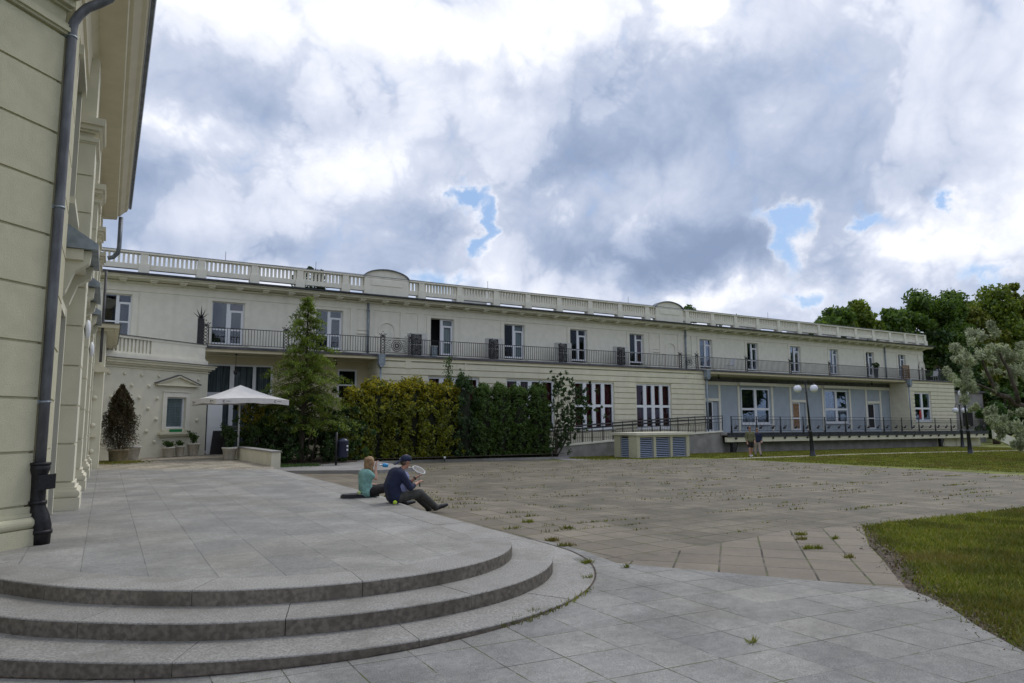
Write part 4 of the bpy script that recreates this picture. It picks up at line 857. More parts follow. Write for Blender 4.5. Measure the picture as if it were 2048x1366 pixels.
# balcony furniture
def chair(loc,m,lbl,rz=0):
    t=thing('chair',loc,lbl,'chair'); x,y,z=loc
    b=MB(); b.box(x-.22,y-.22,z+.42,x+.22,y+.22,z+.46); b.build('seat',m,t)
    b=MB(); b.extr([(x+.2,0,z+.44),(x+.24,0,z+.44),(x+.36,0,z+.95),(x+.32,0,z+.95)],(0,y-.21,0),(0,y+.21,0)); b.build('backrest',m,t)
    for sx in (-1,1):
        for sy in (-1,1): b=MB(); b.tube([(x+sx*.2,y+sy*.2,z+.43),(x+sx*.24,y+sy*.22,z)],.016,5); b.build('leg',m,t)
chair((37.9+.6,34.5,4.9),'white','pale grey folding chair on the balcony right of the second roof arch')
chair((64.9,34.4,4.9),'white','white plastic chair at the far right end of the balcony beside the dark pots')
t=thing('lattice_screen',(60.4,34.4,4.9),'rust brown woven lattice screen leaning on the balcony before the last balcony door','screen')
b=MB(); b.box(60.0,34.4,4.92,61.0,34.45,5.0); b.box(60.0,34.4,6.1,61.0,34.45,6.18); b.box(60,34.4,5.0,60.08,34.45,6.1); b.box(60.92,34.4,5.0,61,34.45,6.1); b.build('frame','brick',t)
b=MB()
for i in range(7): b.box(60.1+i*.12,34.41,5.0,60.15+i*.12,34.425,6.1); b.box(60.08,34.427,5.05+i*.155,60.92,34.44,5.13+i*.155)
b.build('lattice','brick',t)
def potplant(x,y,z,r,h,lbl,pm='pot',lm='leaf_green',ph=.35,pr=.18,n=500,cat='potted plant',group=None,ls=.05,seed=1):
    t=thing('potted_plant',(x,y,z),lbl,cat,group)
    b=MB(); b.lathe((x,y,z),[(pr*.62,0),(pr*.7,.02),(pr*.95,ph*.85),(pr*1.02,ph*.85),(pr*1.06,ph),(pr*.9,ph),(pr*.88,ph*.9)],14); b.build('pot',pm,t)
    if n:
        rg=np.random.default_rng(seed); st_=rg.integers(0,9,n); an=st_*2.4; u=rg.uniform(0,1,n); L=(.6+.5*np.sin(st_*5.1)**2)
        P=np.stack([x+np.cos(an)*r*u*L+rg.normal(0,r*.2,n),y+np.sin(an)*r*u*L+rg.normal(0,r*.2,n),z+ph+h*u*L*(1.15-.3*u)+rg.normal(0,.03,n)],1); leaves('foliage',lm,P,ls,t,seed=seed)
        b=MB(); 
        for k in range(4): a=k*1.6; b.tube([(x,y,z+ph*.9),(x+.3*r*math.cos(a),y+.3*r*math.sin(a),z+ph+h*.5)],.008,4)
        b.build('stem','bark',t)
    return t
M['leaf_green']=leafmat('leaf_mid_green',[(.03,.07,.012),(.055,.11,.02),(.08,.15,.03)])
M['leaf_dark']=leafmat('leaf_dark_green',[(.018,.040,.009),(.032,.066,.013),(.050,.095,.018)],.3)
M['leaf_gold']=leafmat('leaf_golden_cypress',[(.05,.072,.006),(.11,.13,.008),(.21,.235,.010),(.33,.30,.014)],.4,top=((.48,.40,.015),2.3,3.6))
M['leaf_goldd']=leafmat('leaf_cypress_inner',[(.012,.02,.005),(.025,.035,.006)],.2)
M['leaf_thuja']=leafmat('leaf_thuja',[(.035,.070,.008),(.06,.11,.012),(.09,.15,.016)],.35)
M['leaf_conifer']=leafmat('leaf_conifer',[(.08,.125,.012),(.15,.21,.020),(.24,.30,.035)],.5)
M['leaf_silver']=leafmat('leaf_silver_grey',[(.22,.26,.13),(.40,.44,.27),(.60,.62,.44)],.35)
M['leaf_rust']=leafmat('leaf_dry_rust',[(.045,.028,.014),(.07,.042,.02),(.05,.055,.02)],.25)
M['leaf_olive']=leafmat('leaf_olive',[(.08,.11,.010),(.16,.20,.016),(.20,.18,.03)],.35)
M['leaf_tree']=leafmat('leaf_linden',[(.045,.09,.010),(.08,.145,.016),(.13,.20,.024)],.45)
M['leaf_yellow']=leafmat('leaf_yellow',[(.25,.22,.02),(.40,.34,.03),(.30,.30,.03)],.35)
M['blade']=leafmat('grass_blade',[(.085,.12,.008),(.14,.17,.014),(.20,.21,.022),(.27,.23,.06)],.3,dry=((.20,.15,.045),.55))
potplant(56.0,34.4,4.9,.3,.5,'green plant in a tall grey box on the balcony between two far doors',pm='zincl',ph=.85,pr=.2,n=200,ls=.09,seed=5)
potplant(64.0,34.35,4.9,.2,.1,'black plant pot beside the white chair on the balcony',pm='black',ph=.35,pr=.25,n=0)
potplant(65.6,34.4,4.9,.25,.3,'tall grey pot with orange and violet flowers at the balcony end',pm='zincl',ph=1.1,pr=.18,n=120,lm='leaf_rust',ls=.09,seed=6)
# roof units
for x,z,y,w_,l_ in ((19.5,9.3,38,1.0,'dark air handling unit standing on the roof right of the first arch'),(45.2,9.3,38,.8,'low roof vent box left of the three far roof boxes'),(51.5,9.3,38,.8,'low roof vent box above the far bays, first of three'),(55.6,9.3,38,.8,'low roof vent box above the far bays, second of three'),(60,9.3,38,.8,'low roof vent box above the far bays, third of three')):
    t=thing('roof_unit',(x,y,8.3),l_,'roof unit'); b=MB(); b.box(x-w_,y,8.3,x+w_,y+1,z+.55); b.build('casing','acgrey',t); b=MB(); b.box(x-w_*.2,y-.02,z+.1,x+w_*.9,y-.002,z+.5); b.build('grille','black',t)
# ================= foliage builders
def cloud(centers,radii,n,rg,shell=.55):
    """n points spread in the outer part of many ellipsoid clumps"""
    c=np.array(centers); r=np.array(radii); idx=rg.integers(0,len(c),n); q=rg.normal(size=(n,3)); q/=np.linalg.norm(q,axis=1,keepdims=True)
    return c[idx]+q*(rg.uniform(shell,1.0,(n,1)))*r[idx], q
def limb(mb,a,c,r0,r1,k=5,w=.12,rg=random):
    a=Vector(a);c=Vector(c);L=(c-a).length; pts=[a.lerp(c,i/k)+(Vector((rg.uniform(-1,1),rg.uniform(-1,1),rg.uniform(-.4,.6)))*w*L*.2 if 0<i<k else Vector((0,0,0))) for i in range(k+1)]
    mb.tube(pts,[r0+(r1-r0)*i/k for i in range(k+1)],7); return pts
def tree(x,y,zt,rad,lbl,lm,seed,n=9000,ls=.3,nc=26,z0=None,trunk=.35,base=.25,group=None,name='tree',cat='tree',flat=.8):
    z0=gz(x,y) if z0 is None else z0; rg=np.random.default_rng(seed); rr=random.Random(seed)
    t=thing(name,(x,y,z0),lbl,cat,group); H=zt-z0; zc=z0+H*(base+(1-base)/2); hz=H*(1-base)/2
    C=[];Rr=[]
    for i in range(nc):
        q=rg.normal(size=3); q/=np.linalg.norm(q); s=rg.uniform(.45,.80)
        C.append([x+q[0]*rad*s,y+q[1]*rad*s,zc+q[2]*hz*s]); k=rg.uniform(.16,.36)*rad; Rr.append([k*1.15,k*1.15,k*flat])
    b=MB(); top=Vector((x,y,z0+H*.55)); limb(b,(x,y,z0-.1),top,trunk,trunk*.55,rg=rr)
    for c in C[:14]: limb(b,top.lerp(Vector((x,y,z0+H*.3)),rr.random()),c,trunk*.3,.04,rg=rr)
    b.build('trunk','bark',t); P,q=cloud(C,Rr,n,rg,.35); leaves('crown',lm,P,ls,t,seed=seed,nrm=q); return t
# far trees at the right
FT=[(65.5,46,12.9,2.7,'leaf_tree','low round green crown just above the roof at the left end of the treeline'),
(68.8,46.5,15.1,3.2,'leaf_tree','green crown behind the roof, second from the left end of the treeline'),
(73,47,16.2,3.7,'leaf_lime','broad sunlit green crown behind the roof, third in the treeline'),
(77.6,46.5,16.5,3.6,'leaf_tree','green crown above the far end of the roof balustrade, fourth in the treeline'),
(81.2,46,16.6,3.5,'leaf_tree','green crown right at the building corner, fifth in the treeline'),
(86,46,19.0,4.5,'leaf_tree','tall dark green tree rising just right of the building corner'),
(91.5,46.5,19.5,4.5,'leaf_tree','dense green tree above the silver tree top'),
(96.3,46,19.2,4.3,'leaf_olive','olive brown tree behind the silver tree, left of the tallest crowns'),
(101.3,46,21.4,4.7,'leaf_lime','tall bright green tree near the right edge of the photo'),
(107,46,22.8,4.9,'leaf_olive','tallest olive green tree with brownish clumps at the right edge'),
(113,45,23.6,5,'leaf_lime','tall yellow green tree cut off by the right edge')]
M['leaf_lime']=leafmat('leaf_sunlit_lime',[(.07,.12,.010),(.14,.20,.018),(.22,.27,.03)],.45)
for i,(x,y,zt,r,lm,lbl) in enumerate(FT): tree(x,y,zt,r,lbl,lm,100+i,n=19000,ls=.24,group='trees beyond the long building',nc=60,base=.12 if i>2 else .25)
tree(84,43.5,12.5,5.0,'dense shadowy shrub mass between the building corner and the silver tree','leaf_dark',121,n=9000,ls=.25,group='trees beyond the long building',base=.02)
tree(77.5,42.5,9.5,3.4,'dark bushy shrub right beside the building end wall','leaf_dark',122,n=6000,ls=.22,group='trees beyond the long building',base=.02)
tree(101,47,8,5.5,'low green bush filling the right background under the olive trees','leaf_tree',123,n=9000,ls=.25,group='trees beyond the long building',base=.02)
tree(85,37.8,6.0,2.6,'bright green bush behind the silver tree limb','leaf_green',124,n=7000,ls=.2,group='trees beyond the long building',base=.02)
tree(104,44.5,10,5,'tall bush closing the view at the extreme right under the silver tree','leaf_tree',125,n=9000,ls=.28,group='trees beyond the long building',base=.02)
tree(75.5,34.6,3.6,1.9,'low bush behind the stair parapet at the right','leaf_green',126,n=6000,ls=.16,group='trees beyond the long building',base=.02)
for i,(x,y,h,r) in enumerate(((10,-24,15,6),(22,-27,17,7),(34,-25,15,7),(48,-22,17,8),(62,-17,15,8),(77,-11,17,8),(91,-3,16,8),(104,7,17,7))): tree(x,y,h,r,'broad park tree opposite the long building, %s from the corner building'%('nearest second third fourth fifth sixth seventh farthest'.split()[i]),'leaf_tree',300+i,n=8000,ls=.5,group='park trees behind the camera',base=.0)
tree(11.4,47,12.6,1.5,'small dark treetop peeping over the roof balustrade left of the first arch','leaf_dark',131,n=2500,ls=.12,z0=3,base=.5)
tree(41.3,41,11.3,.95,'slender pale sapling growing above the roof right of the second arch','leaf_green',132,n=500,ls=.12,z0=8.2,trunk=.04,base=.2)
tree(44.6,41,10.5,.6,'thin sparse twiggy sapling on the roof, middle one','leaf_green',133,n=90,ls=.11,z0=8.2,trunk=.03,base=.2)
tree(46.6,41,10.9,.7,'thin sparse twiggy sapling on the roof, rightmost','leaf_green',134,n=120,ls=.11,z0=8.2,trunk=.03,base=.2)
# silver leaved tree
def silver():
    x0,y0=42.5,16.0; z0=gz(x0,y0); t=thing('silver_tree',(x0,y0,z0),'silvery grey green leaved tree leaning in from the right edge over the lawn','tree')
    rg=np.random.default_rng(9); rr=random.Random(9); b=MB()
    p1=limb(b,(x0,y0,z0),(40.6,16.4,1.6),.32,.24,rg=rr); p2=limb(b,(40.6,16.4,1.6),(37.6,17,2.6),.2,.12,rg=rr,w=.3); limb(b,(37.6,17,2.6),(36.4,17.2,4.6),.10,.05,rg=rr); limb(b,(38.9,16.7,2.2),(38.1,17,4.9),.11,.05,rg=rr); limb(b,(40.6,16.4,1.6),(41,16.8,4.8),.16,.06,rg=rr); limb(b,(37.6,17,2.6),(35.4,17.2,3.3),.07,.03,rg=rr); limb(b,(38.5,17,3.6),(36.2,17.3,5.2),.06,.02,rg=rr)
    b.build('trunk','bark',t)
    Z=[(34.3,17,3.5,.5),(34.9,17.1,2.7,.55),(34.6,17.2,4.3,.4),(35.4,17.1,4.5,.65),(36.0,17.2,5.2,.7),(36.9,17.2,5.6,.55),(36.7,17,4.5,.6),(35.5,17,3.5,.6),(37.9,17.1,4.9,.7),(38.8,17,4.6,.7),(39.7,17,4.7,.75),(40.8,17,4.4,.8),(42,16.9,4.6,.9),(37.4,17,3.7,.45),(39.3,17,3.7,.5),(40.7,16.8,3.4,.8),(42,16.6,3.2,.9),(36.9,17,1.5,.55),(37.8,16.8,1.0,.6),(38.7,16.7,.6,.6),(38.9,16.6,1.5,.45),(39.6,16.4,.9,.7),(40.3,16.3,.1,.7),(39.4,16.3,-.1,.5),(38.3,16.6,.2,.4),(40.9,16.2,1.1,.7),(41.7,16,.3,.9),(43,16,1.5,1.0),(41.2,15.9,-.25,.55),(40.4,16,-.35,.5),(42,15.8,-.2,.6),(42.8,15.8,.5,.8),(43.5,16.5,3.4,1.0),(35.6,17.1,2.0,.28),(37.5,17,2.9,.3)]
    C=[];Rr=[]
    for x,y,z,r in Z:
        for k in range(5):
            q=rg.normal(size=3)*r*.45; C.append([x+q[0],y+q[1],z+q[2]]); s=r*rg.uniform(.25,.45); Rr.append([s,s,s*1.2])
    P,q=cloud(C,Rr,40000,rg,.2); leaves('crown','leaf_silver',P,.095,t,asp=.28,seed=9,droop=.5,nrm=q)
silver()
# conifer in the bed
def conifer():
    x,y,z0,zt=7.35,30.3,-.32,6.95; t=thing('conifer_tree',(x,y,z0),'tall loose green conifer with drooping branches between parasol and hedge','tree')
    rg=np.random.default_rng(5); rr=random.Random(5); b=MB()
    b.tube([(x-.1,y,z0-.1),(x-.05,y,z0+1.5),(x+.05,y,3.5),(x+.05,y,zt-.3)],[.14,.11,.07,.015],8)
    b.tube([(x+.35,y,z0-.1),(x+.55,y,z0+.9),(x+.45,y,2.0)],[.05,.05,.03],6); b.tube([(x+.15,y,z0-.1),(x+.25,y,z0+.8),(x+.5,y,1.8)],[.04,.035,.02],6)
    P=[];D=[]
    for i in range(215):
        f=(i/215)**1.0; z=z0+1.25+f*(zt-z0-1.30); L=(1-f)**1.15*2.75*rr.uniform(.45,1.15)+.10+(.42*rr.random()**2 if f>.7 else 0); a=i*2.399+rr.uniform(-.5,.5)
        rise=rr.uniform(.0,.35)*L; tip=Vector((x+L*math.cos(a),y+L*math.sin(a)*.85,z+rise-.22*L))
        if i<110: b.tube([(x,y,z),((x+tip.x)/2,(y+tip.y)/2,z+rise*.9),tuple(tip)],[.03*(1-f)+.008,.015,.004],4)
        k=int(95*L)+12
        for j in range(k):
            s=rr.uniform(.22,1.05)**.8; wid=.12*L*(1.15-s)+.055
            px_=x+(tip.x-x)*s; py_=y+(tip.y-y)*s; pz=z+rise*.9*math.sin(min(1,s)*math.pi*.62)*1.2-.22*L*s*s
            o=Vector((rr.gauss(0,wid),rr.gauss(0,wid),rr.gauss(0,.035)-.09*rr.random()**2)); P.append((px_+o.x,py_+o.y,pz+o.z)); D.append((math.cos(a)*.3,math.sin(a)*.3,1))
    b.build('trunk','bark',t); leaves('crown','leaf_conifer',np.array(P),.082,t,asp=.22,seed=5,nrm=np.array(D)*2.5)
conifer()
# hedges: separate shrubs standing side by side
def shrubcol(x,y,z0,zt,rx,ry,lbl,lm,seed,n=9000,ls=.06,group=None,name='hedge_shrub',rag=.12,power=3.0,cat='shrub',tipm=None):
    rg=np.random.default_rng(seed); H=zt-z0; t=thing(name,(x,y,z0),lbl,cat,group)
    u=rg.uniform(0,1,n); a=rg.uniform(0,2*np.pi,n); zz=u
    prof=np.clip(1-np.abs(zz*1.0)**5,0,1)**.5*(.86+.14*np.sin(zz*3.0))
    # lumps
    lump=1+rag*np.sin(a*3+zz*9+seed)*.6+rag*np.sin(a*8-zz*27+seed*2)*.8+rag*np.sin(a*19+zz*61+seed)*.5+rg.normal(0,rag*.3,n)
    topn=int(n*.14); rad=lump*prof; rt=rg.uniform(0,1,topn)**.5*.95; rad[:topn]=rt*.86; zz[:topn]=1-.10*rt**2.5+rg.normal(0,.012,topn)
    c=np.abs(np.cos(a))**(2/power)*np.sign(np.cos(a)); s=np.abs(np.sin(a))**(2/power)*np.sign(np.sin(a))
    dep=rg.uniform(.84,1.06,n)
    P=np.stack([x+rx*c*rad*dep,y+ry*s*rad*dep,z0+H*zz+rg.normal(0,.03,n)+np.where(zz>.93,np.sin((x+rx*c*rad*dep)*6+seed)*.10*H/3.6,0)],1)
    nc=n//26; sel=rg.permutation(n)[:nc]; cj=rg.integers(0,nc,n); ci=sel[cj]; up=(zz[ci]>.86)*rg.uniform(0,.40,nc)[cj]*rag*6*rg.uniform(0,1,n)
    P=P[ci]+rg.normal(size=(n,3))*np.array([.055,.055,.065]); P[:,2]+=up; c=c[ci]; s=s[ci]; zz=zz[ci]
    q=np.stack([c,s,.35+zz*.3],1)
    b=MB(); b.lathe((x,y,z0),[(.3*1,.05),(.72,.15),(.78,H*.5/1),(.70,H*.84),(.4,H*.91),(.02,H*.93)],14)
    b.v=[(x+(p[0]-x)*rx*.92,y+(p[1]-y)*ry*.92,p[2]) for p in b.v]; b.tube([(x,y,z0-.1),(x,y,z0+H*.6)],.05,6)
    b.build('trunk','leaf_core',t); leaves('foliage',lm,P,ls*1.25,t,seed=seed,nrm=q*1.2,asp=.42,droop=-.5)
    return t
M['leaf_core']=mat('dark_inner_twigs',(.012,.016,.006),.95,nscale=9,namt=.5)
HG=[(10.3,32.3,2.75),(11.25,32.4,3.2),(12.2,32.4,3.05),(13.15,32.35,3.3),(14.1,32.3,3.05),(15.05,32.2,3.15)]
LB=['golden green hedge shrub directly right of the conifer','golden green hedge shrub, second right of the conifer','golden green hedge shrub, third right of the conifer','tallest golden green hedge shrub in the middle of the hedge','golden green hedge shrub, second from the dark shrubs','golden green hedge shrub touching the dark shrubs']
for i,(x,y,zt) in enumerate(HG): shrubcol(x,y,gz(x,y)+.06,zt,.72,.75,LB[i],'leaf_gold',200+i,n=15000,ls=.062,group='golden hedge shrubs',rag=.17)
shrubcol(15.75,31.75,-.5,3.35,.55,.5,'dark slim yew between the golden hedge and the clipped columns','leaf_dark',210,n=8000,ls=.05,rag=.3,name='yew')
b=MB(); b.tube([(15.1,32.1,2.8),(15.05,32.1,3.6),(15.12,32.1,4.6)],.02,5); t=thing('sapling',(15.1,32.1,-.4),'thin green sapling poking above the hedge beside the dark yew','sapling'); b.build('trunk','bark',t)
rg=np.random.default_rng(3); leaves('foliage','leaf_green',np.stack([15.08+rg.normal(0,.12,260),32.1+rg.normal(0,.12,260),rg.uniform(3.3,4.75,260)],1),.06,t,seed=3)
TH=[(16.95,31.9,3.1),(18.0,31.85,3.12),(19.1,31.8,3.12),(20.25,31.7,3.22)]
LT=['dark clipped thuja column, leftmost of four','dark clipped thuja column, second of four','dark clipped thuja column, third of four','dark clipped thuja column, rightmost and tallest of four']
for i,(x,y,zt) in enumerate(TH): shrubcol(x,y,-.52,zt,.62,.62,LT[i],'leaf_thuja',220+i,n=13000,ls=.045,group='clipped thuja columns',rag=.09,power=2.3,name='thuja')
def looseshrub(x,y,z0,pts,lbl,lm,seed,n,ls,name='shrub',nb=9,asp=.5):
    rg=np.random.default_rng(seed); rr=random.Random(seed); t=thing(name,(x,y,z0),lbl,'shrub'); b=MB(); C=[];Rr=[]
    for (cx_,cy_,cz,r) in pts:
        limb(b,(x+rr.uniform(-.1,.1),y,z0),(cx_,cy_,cz),.04,.01,rg=rr)
        for k in range(30): q=rg.normal(size=3)*r*.8; C.append([cx_+q[0],cy_+q[1],cz+q[2]]); s=r*rg.uniform(.12,.36); Rr.append([s,s,s])
    b.build('trunk','bark',t); P,q=cloud(C,Rr,n,rg,.1); leaves('foliage',lm,P,ls,t,seed=seed,asp=asp)
looseshrub(21.0,31.2,-.55,[(21.2,31.1,3.5,.4),(21.5,31,2.8,.6),(22.3,31,2.7,.55),(22.9,31,2.2,.45),(22.4,31,1.7,.5),(21.4,31,1.9,.6),(21.1,31,1.0,.6),(21.8,31,1.1,.4),(21.0,31.1,.3,.5)],'open airy dark green shrub at the right end of the thuja row','leaf_dark',31,9000,.06)
looseshrub(5.6,29.6,-.3,[(5.3,29.6,1.3,.6),(5.8,29.7,.6,.7),(6.3,29.6,1.3,.7),(5.5,29.4,.1,.5),(6.4,29.5,.4,.6)],'dark bushy shrub below the conifer behind the low wall','leaf_dark',32,7000,.06)
looseshrub(5.3,29.8,-.3,[(5.05,29.8,1.75,.28),(5.3,29.8,1.95,.28),(5.15,29.8,1.5,.25)],'bright yellow leaved bush beside the parasol pole','leaf_yellow',33,1500,.05)
for k,(x,y,r,l) in enumerate(((8.9,30.6,1.1,'dark undergrowth shrub beneath the conifer beside the golden hedge'),(7.6,31.9,1.2,'dark undergrowth shrub behind the conifer trunk'),(6.1,31.7,1.1,'dark undergrowth shrub behind the low planter wall'))):
    looseshrub(x,y,-.32,[(x,y,.3,r*.7),(x+.5,y,.9,r*.6),(x-.5,y,.9,r*.6),(x,y,1.5,r*.6)],l,'leaf_dark',40+k,7000,.07)
# ================= patio things
t=thing('potted_shrub',(.45,29.6,0),'rust brown upright dry shrub in a tan pot before the bossed wall','potted shrub')
b=MB(); b.lathe((.45,29.6,-.01),[(.26,0),(.30,.05),(.33,.4),(.36,.4),(.36,.46),(.30,.46)],16); b.build('pot','tan',t)
rg=np.random.default_rng(12); n=17000; u=rg.uniform(0,1,n)**.85; a=rg.uniform(0,6.283,n); rad=(np.interp(u,[0,.06,.25,.5,.75,.92,1],[.30,.48,.57,.50,.34,.16,.05]))*(1+.22*np.sin(a*4+u*17)+.15*np.sin(a*9-u*31))*rg.uniform(.35,1.08,n)**.7
P=np.stack([.45+rad*np.cos(a)*.95,29.6+rad*np.sin(a)*.95,.42+u*2.30+rg.normal(0,.06,n)],1); leaves('foliage','leaf_rust',P,.05,t,seed=12,asp=.3,droop=-.8)
b=MB(); 
for k in range(9): a_=k*.7; b.tube([(.45,29.6,.4),(.45+.2*math.cos(a_),29.6+.2*math.sin(a_),1.3),(.45+.15*math.cos(a_),29.6+.15*math.sin(a_),2.5)],[.02,.012,.004],4)
b.build('stem','bark',t)
potplant(.98,31.0,-.01,.2,.2,'white pot standing behind the rust brown shrub',ph=.52,pr=.26,n=0)
potplant(2.3,32.2,-.01,.22,.28,'squat white pot with low green plant, leftmost under the pediment window',ph=.42,pr=.24,n=350,ls=.05,seed=21)
potplant(2.75,32.5,-.01,.18,.22,'narrow white pot with a few leaves, between two larger pots under the window',ph=.46,pr=.2,n=200,ls=.045,seed=22)
potplant(3.3,32.75,-.01,.22,.55,'tall white pot with upright green plant, right of the three under the window',ph=.55,pr=.26,n=350,ls=.05,seed=23)
potplant(4.15,28.5,-.01,.28,.95,'pale stone pot with dark upright plant at the foot of the parasol',ph=.48,pr=.28,n=900,ls=.05,lm='leaf_dark',seed=24)
t=MB(); t.box(2.55,33.05,1.03,3.05,33.2,1.12)
gb=MB(); o_=[pw(3.1,.03,1.03)]
gb.add([pw(3.05,.03,1.021),pw(3.6,.03,1.021),pw(3.6,.13,1.021),pw(3.05,.13,1.021),pw(3.05,.03,1.14),pw(3.6,.03,1.14),pw(3.6,.13,1.14),pw(3.05,.13,1.14)],[(0,1,2,3),(7,6,5,4),(0,4,5,1),(1,5,6,2),(2,6,7,3),(3,7,4,0)])
M['greenp']=mat('green_plastic',(.01,.22,.07),.5); tag(gb.build('planter_box','greenp'),'small bright green planter box on the pediment window sill','planter')
lw=MB(); lw.add([(4.45,29.2,-.4),(4.72,23.6,-.4),(5.02,23.62,-.4),(4.78,29.2,-.4),(4.45,29.2,.43),(4.72,23.6,.43),(5.02,23.62,.43),(4.78,29.2,.43)],[(0,3,2,1),(4,5,6,7),(0,1,5,4),(1,2,6,5),(2,3,7,6),(3,0,4,7)])
lwt=thing('planter_wall',(4.75,26,0),'low cream planter wall between the patio and the conifer bed','low wall'); lw.build('wall','cream',lwt)
lw=MB(); lw.add([(4.42,29.2,.432),(4.69,23.57,.432),(5.05,23.59,.432),(4.81,29.2,.432),(4.42,29.2,.475),(4.69,23.57,.475),(5.05,23.59,.475),(4.81,29.2,.475)],[(0,3,2,1),(4,5,6,7),(0,1,5,4),(1,2,6,5),(2,3,7,6),(3,0,4,7)]); lw.build('coping','concrete',lwt)
# parasol
ux,uy=4.62,29.6
t=thing('parasol',(ux,uy,0),'large square off white parasol open over the patio','parasol')
b=MB(); b.tube([(ux,uy,0),(ux,uy,2.85)],.035,10); b.build('pole','white',t)
b=MB(); b.lathe((ux,uy,-.01),[(.32,0),(.32,.06),(.06,.08),(.06,.3),(.04,.3)],14); b.build('base','concrete',t)
th=R(12); hs=1.55; CR=[(ux+hs*math.cos(th+k*math.pi/2+math.pi/4)*1.3,uy+hs*math.sin(th+k*math.pi/2+math.pi/4)*1.3) for k in range(4)]
b=MB(); n=8; vs=[];fs=[]
for k in range(4):
    (xa,ya),(xb,yb)=CR[k],CR[(k+1)%4]; base=len(vs)
    for i in range(n+1):
        for j in range(n+1):
            s=j/n; fr=i/n; ex=xa+(xb-xa)*s; ey=ya+(yb-ya)*s; sag=math.sin(s*math.pi)*.10*fr
            vs.append((ux+(ex-ux)*fr,uy+(ey-uy)*fr,2.92-.62*fr**1.1-.07*math.sin(fr*math.pi)+sag*.6))
    for i in range(n):
        for j in range(n): a_=base+i*(n+1)+j; fs.append((a_,a_+1,a_+n+2,a_+n+1))
b.add(vs,fs,True); cn=b.build('canopy','canvas',t)
b=MB()
for k in range(4):
    (xa,ya),(xb,yb)=CR[k],CR[(k+1)%4]; vs=[];fs=[]
    for j in range(n+1):
        s=j/n; ex=xa+(xb-xa)*s; ey=ya+(yb-ya)*s; z=2.30+math.sin(s*math.pi)*.06; vs+=[(ex,ey,z),(ex,ey,z-.2+.015*math.sin(j*2.2))]
    for j in range(n): fs.append((2*j,2*j+2,2*j+3,2*j+1))
    b.add(vs,fs,False)
b.build('valance','canvas',cn)
# dark emblem and lettering patch near each valance corner
b=MB()
for k in range(4):
    (xa,ya),(xb,yb)=CR[k],CR[(k+1)%4]; d=Vector((xb-xa,yb-ya,0)).normalized(); o=Vector((d.y,-d.x,0))*.01
    for s0 in (.10,.80):
        L=math.hypot(xb-xa,yb-ya); p=Vector((xa,ya,2.20+math.sin(s0*math.pi)*.06))+d*L*s0+o
        b.tube([p+d*(.04*math.cos(a2*.5+.8))+Vector((0,0,.04*math.sin(a2*.5+.8))) for a2 in range(10)],.009,5)
        for q in range(7): c_=p+d*(.09+q*.026); b.obox(c_,d,o,(0,0,1),.006,.002,.010+.005*(q%2))
b.build('emblem','black',cn)
b=MB()
for k in range(4): (xa,ya)=CR[k]; b.tube([(ux,uy,2.8),(xa,ya,2.26)],.012,5); b.tube([(ux,uy,2.1),((ux+xa)/2,(uy+ya)/2,2.50)],.010,5)
b.build('rib','white',t)
# black barbecue grill and dark board at the glazed front
t=thing('barbecue_grill',(5.1,33.2,0),'black barbecue grill with side shelf beneath the parasol','grill'); gx,gy=5.0,33.0
b=MB(); b.box(gx-.5,gy-.25,.75,gx+.5,gy+.25,.95); b.build('firebox','black',t)
b=MB(); b.extr([(0,-.27,.953),(0,.27,.953),(0,.2,1.2),(0,0,1.28),(0,-.2,1.2)],(gx-.5,gy,0),(gx+.5,gy,0)); ld=b.build('lid','black',t); b=MB(); b.box(gx-.2,gy-.31,1.05,gx+.2,gy-.27,1.08); b.build('handle','louvre',ld)
for sx in (-1,1):
    for sy in (-1,1): b=MB(); b.box(gx+sx*.46-.02,gy+sy*.22-.02,0,gx+sx*.46+.02,gy+sy*.22+.02,.75); b.build('leg','black',t)
b=MB(); b.box(gx-.44,gy-.22,.2,gx+.44,gy+.22,.24); b.box(gx-.44,gy-.22,.45,gx+.44,gy+.22,.47); b.build('shelf','black',t)
b=MB(); b.extr([(4.05,0,0),(4.6,0,0),(4.6,0,1.05),(4.15,0,1.05)],(0,33.5,0),(0,33.56,0)); tag(b.build('signboard','black'),'plain dark board leaning beside the white door under the parasol','board')
b=MB(); b.box(3.93,33.88,0,4.55,33.95,2.3)
for i in range(6): b.box(3.97,33.865,.1+i*.36,4.5,33.879,.40+i*.36)
tag(b.build('shutter_door','white'),'folded white panelled door beside the glazed front','door')
# bin
t=thing('litter_bin',(8.6,28.1,-.33),'dark blue litter bin on a black post in the hedge shade','litter bin'); bx,by=8.45,28.1
b=MB(); b.tube([(bx-.28,by,-.33),(bx-.28,by,1.0)],.045,8); b.build('post','iron',t)
b=MB(); b.lathe((bx,by,-.02),[(.2,0),(.21,.02),(.21,.60),(.23,.61),(.23,.66),(.15,.74),(.02,.78)],16); M['dkblue']=mat('dark_blue_metal',(.012,.018,.05),.4); b.build('drum','dkblue',t)
b=MB(); 
for z in (.25,.4): b.box(bx+.08,by-.218,z,bx+.15,by-.2,z+.07)
b.build('sticker','white',t)
# small white garden lights by the kerb
for x,y,l in ((12.1,31.0,'small pale globe light at the hedge foot behind the seated man'),(14.4,31.05,'brighter small globe light at the hedge foot, right of the seated man')):
    t=thing('garden_light',(x,y,gz(x,y)),l,'lamp','small lights along the hedge kerb'); z=gz(x,y); b=MB(); b.tube([(x,y,z),(x,y,z+.18)],.015,6); b.build('stake','black',t); b=MB(); b.ball((x,y,z+.22),.06,n=10,m=6); b.build('globe','white',t)
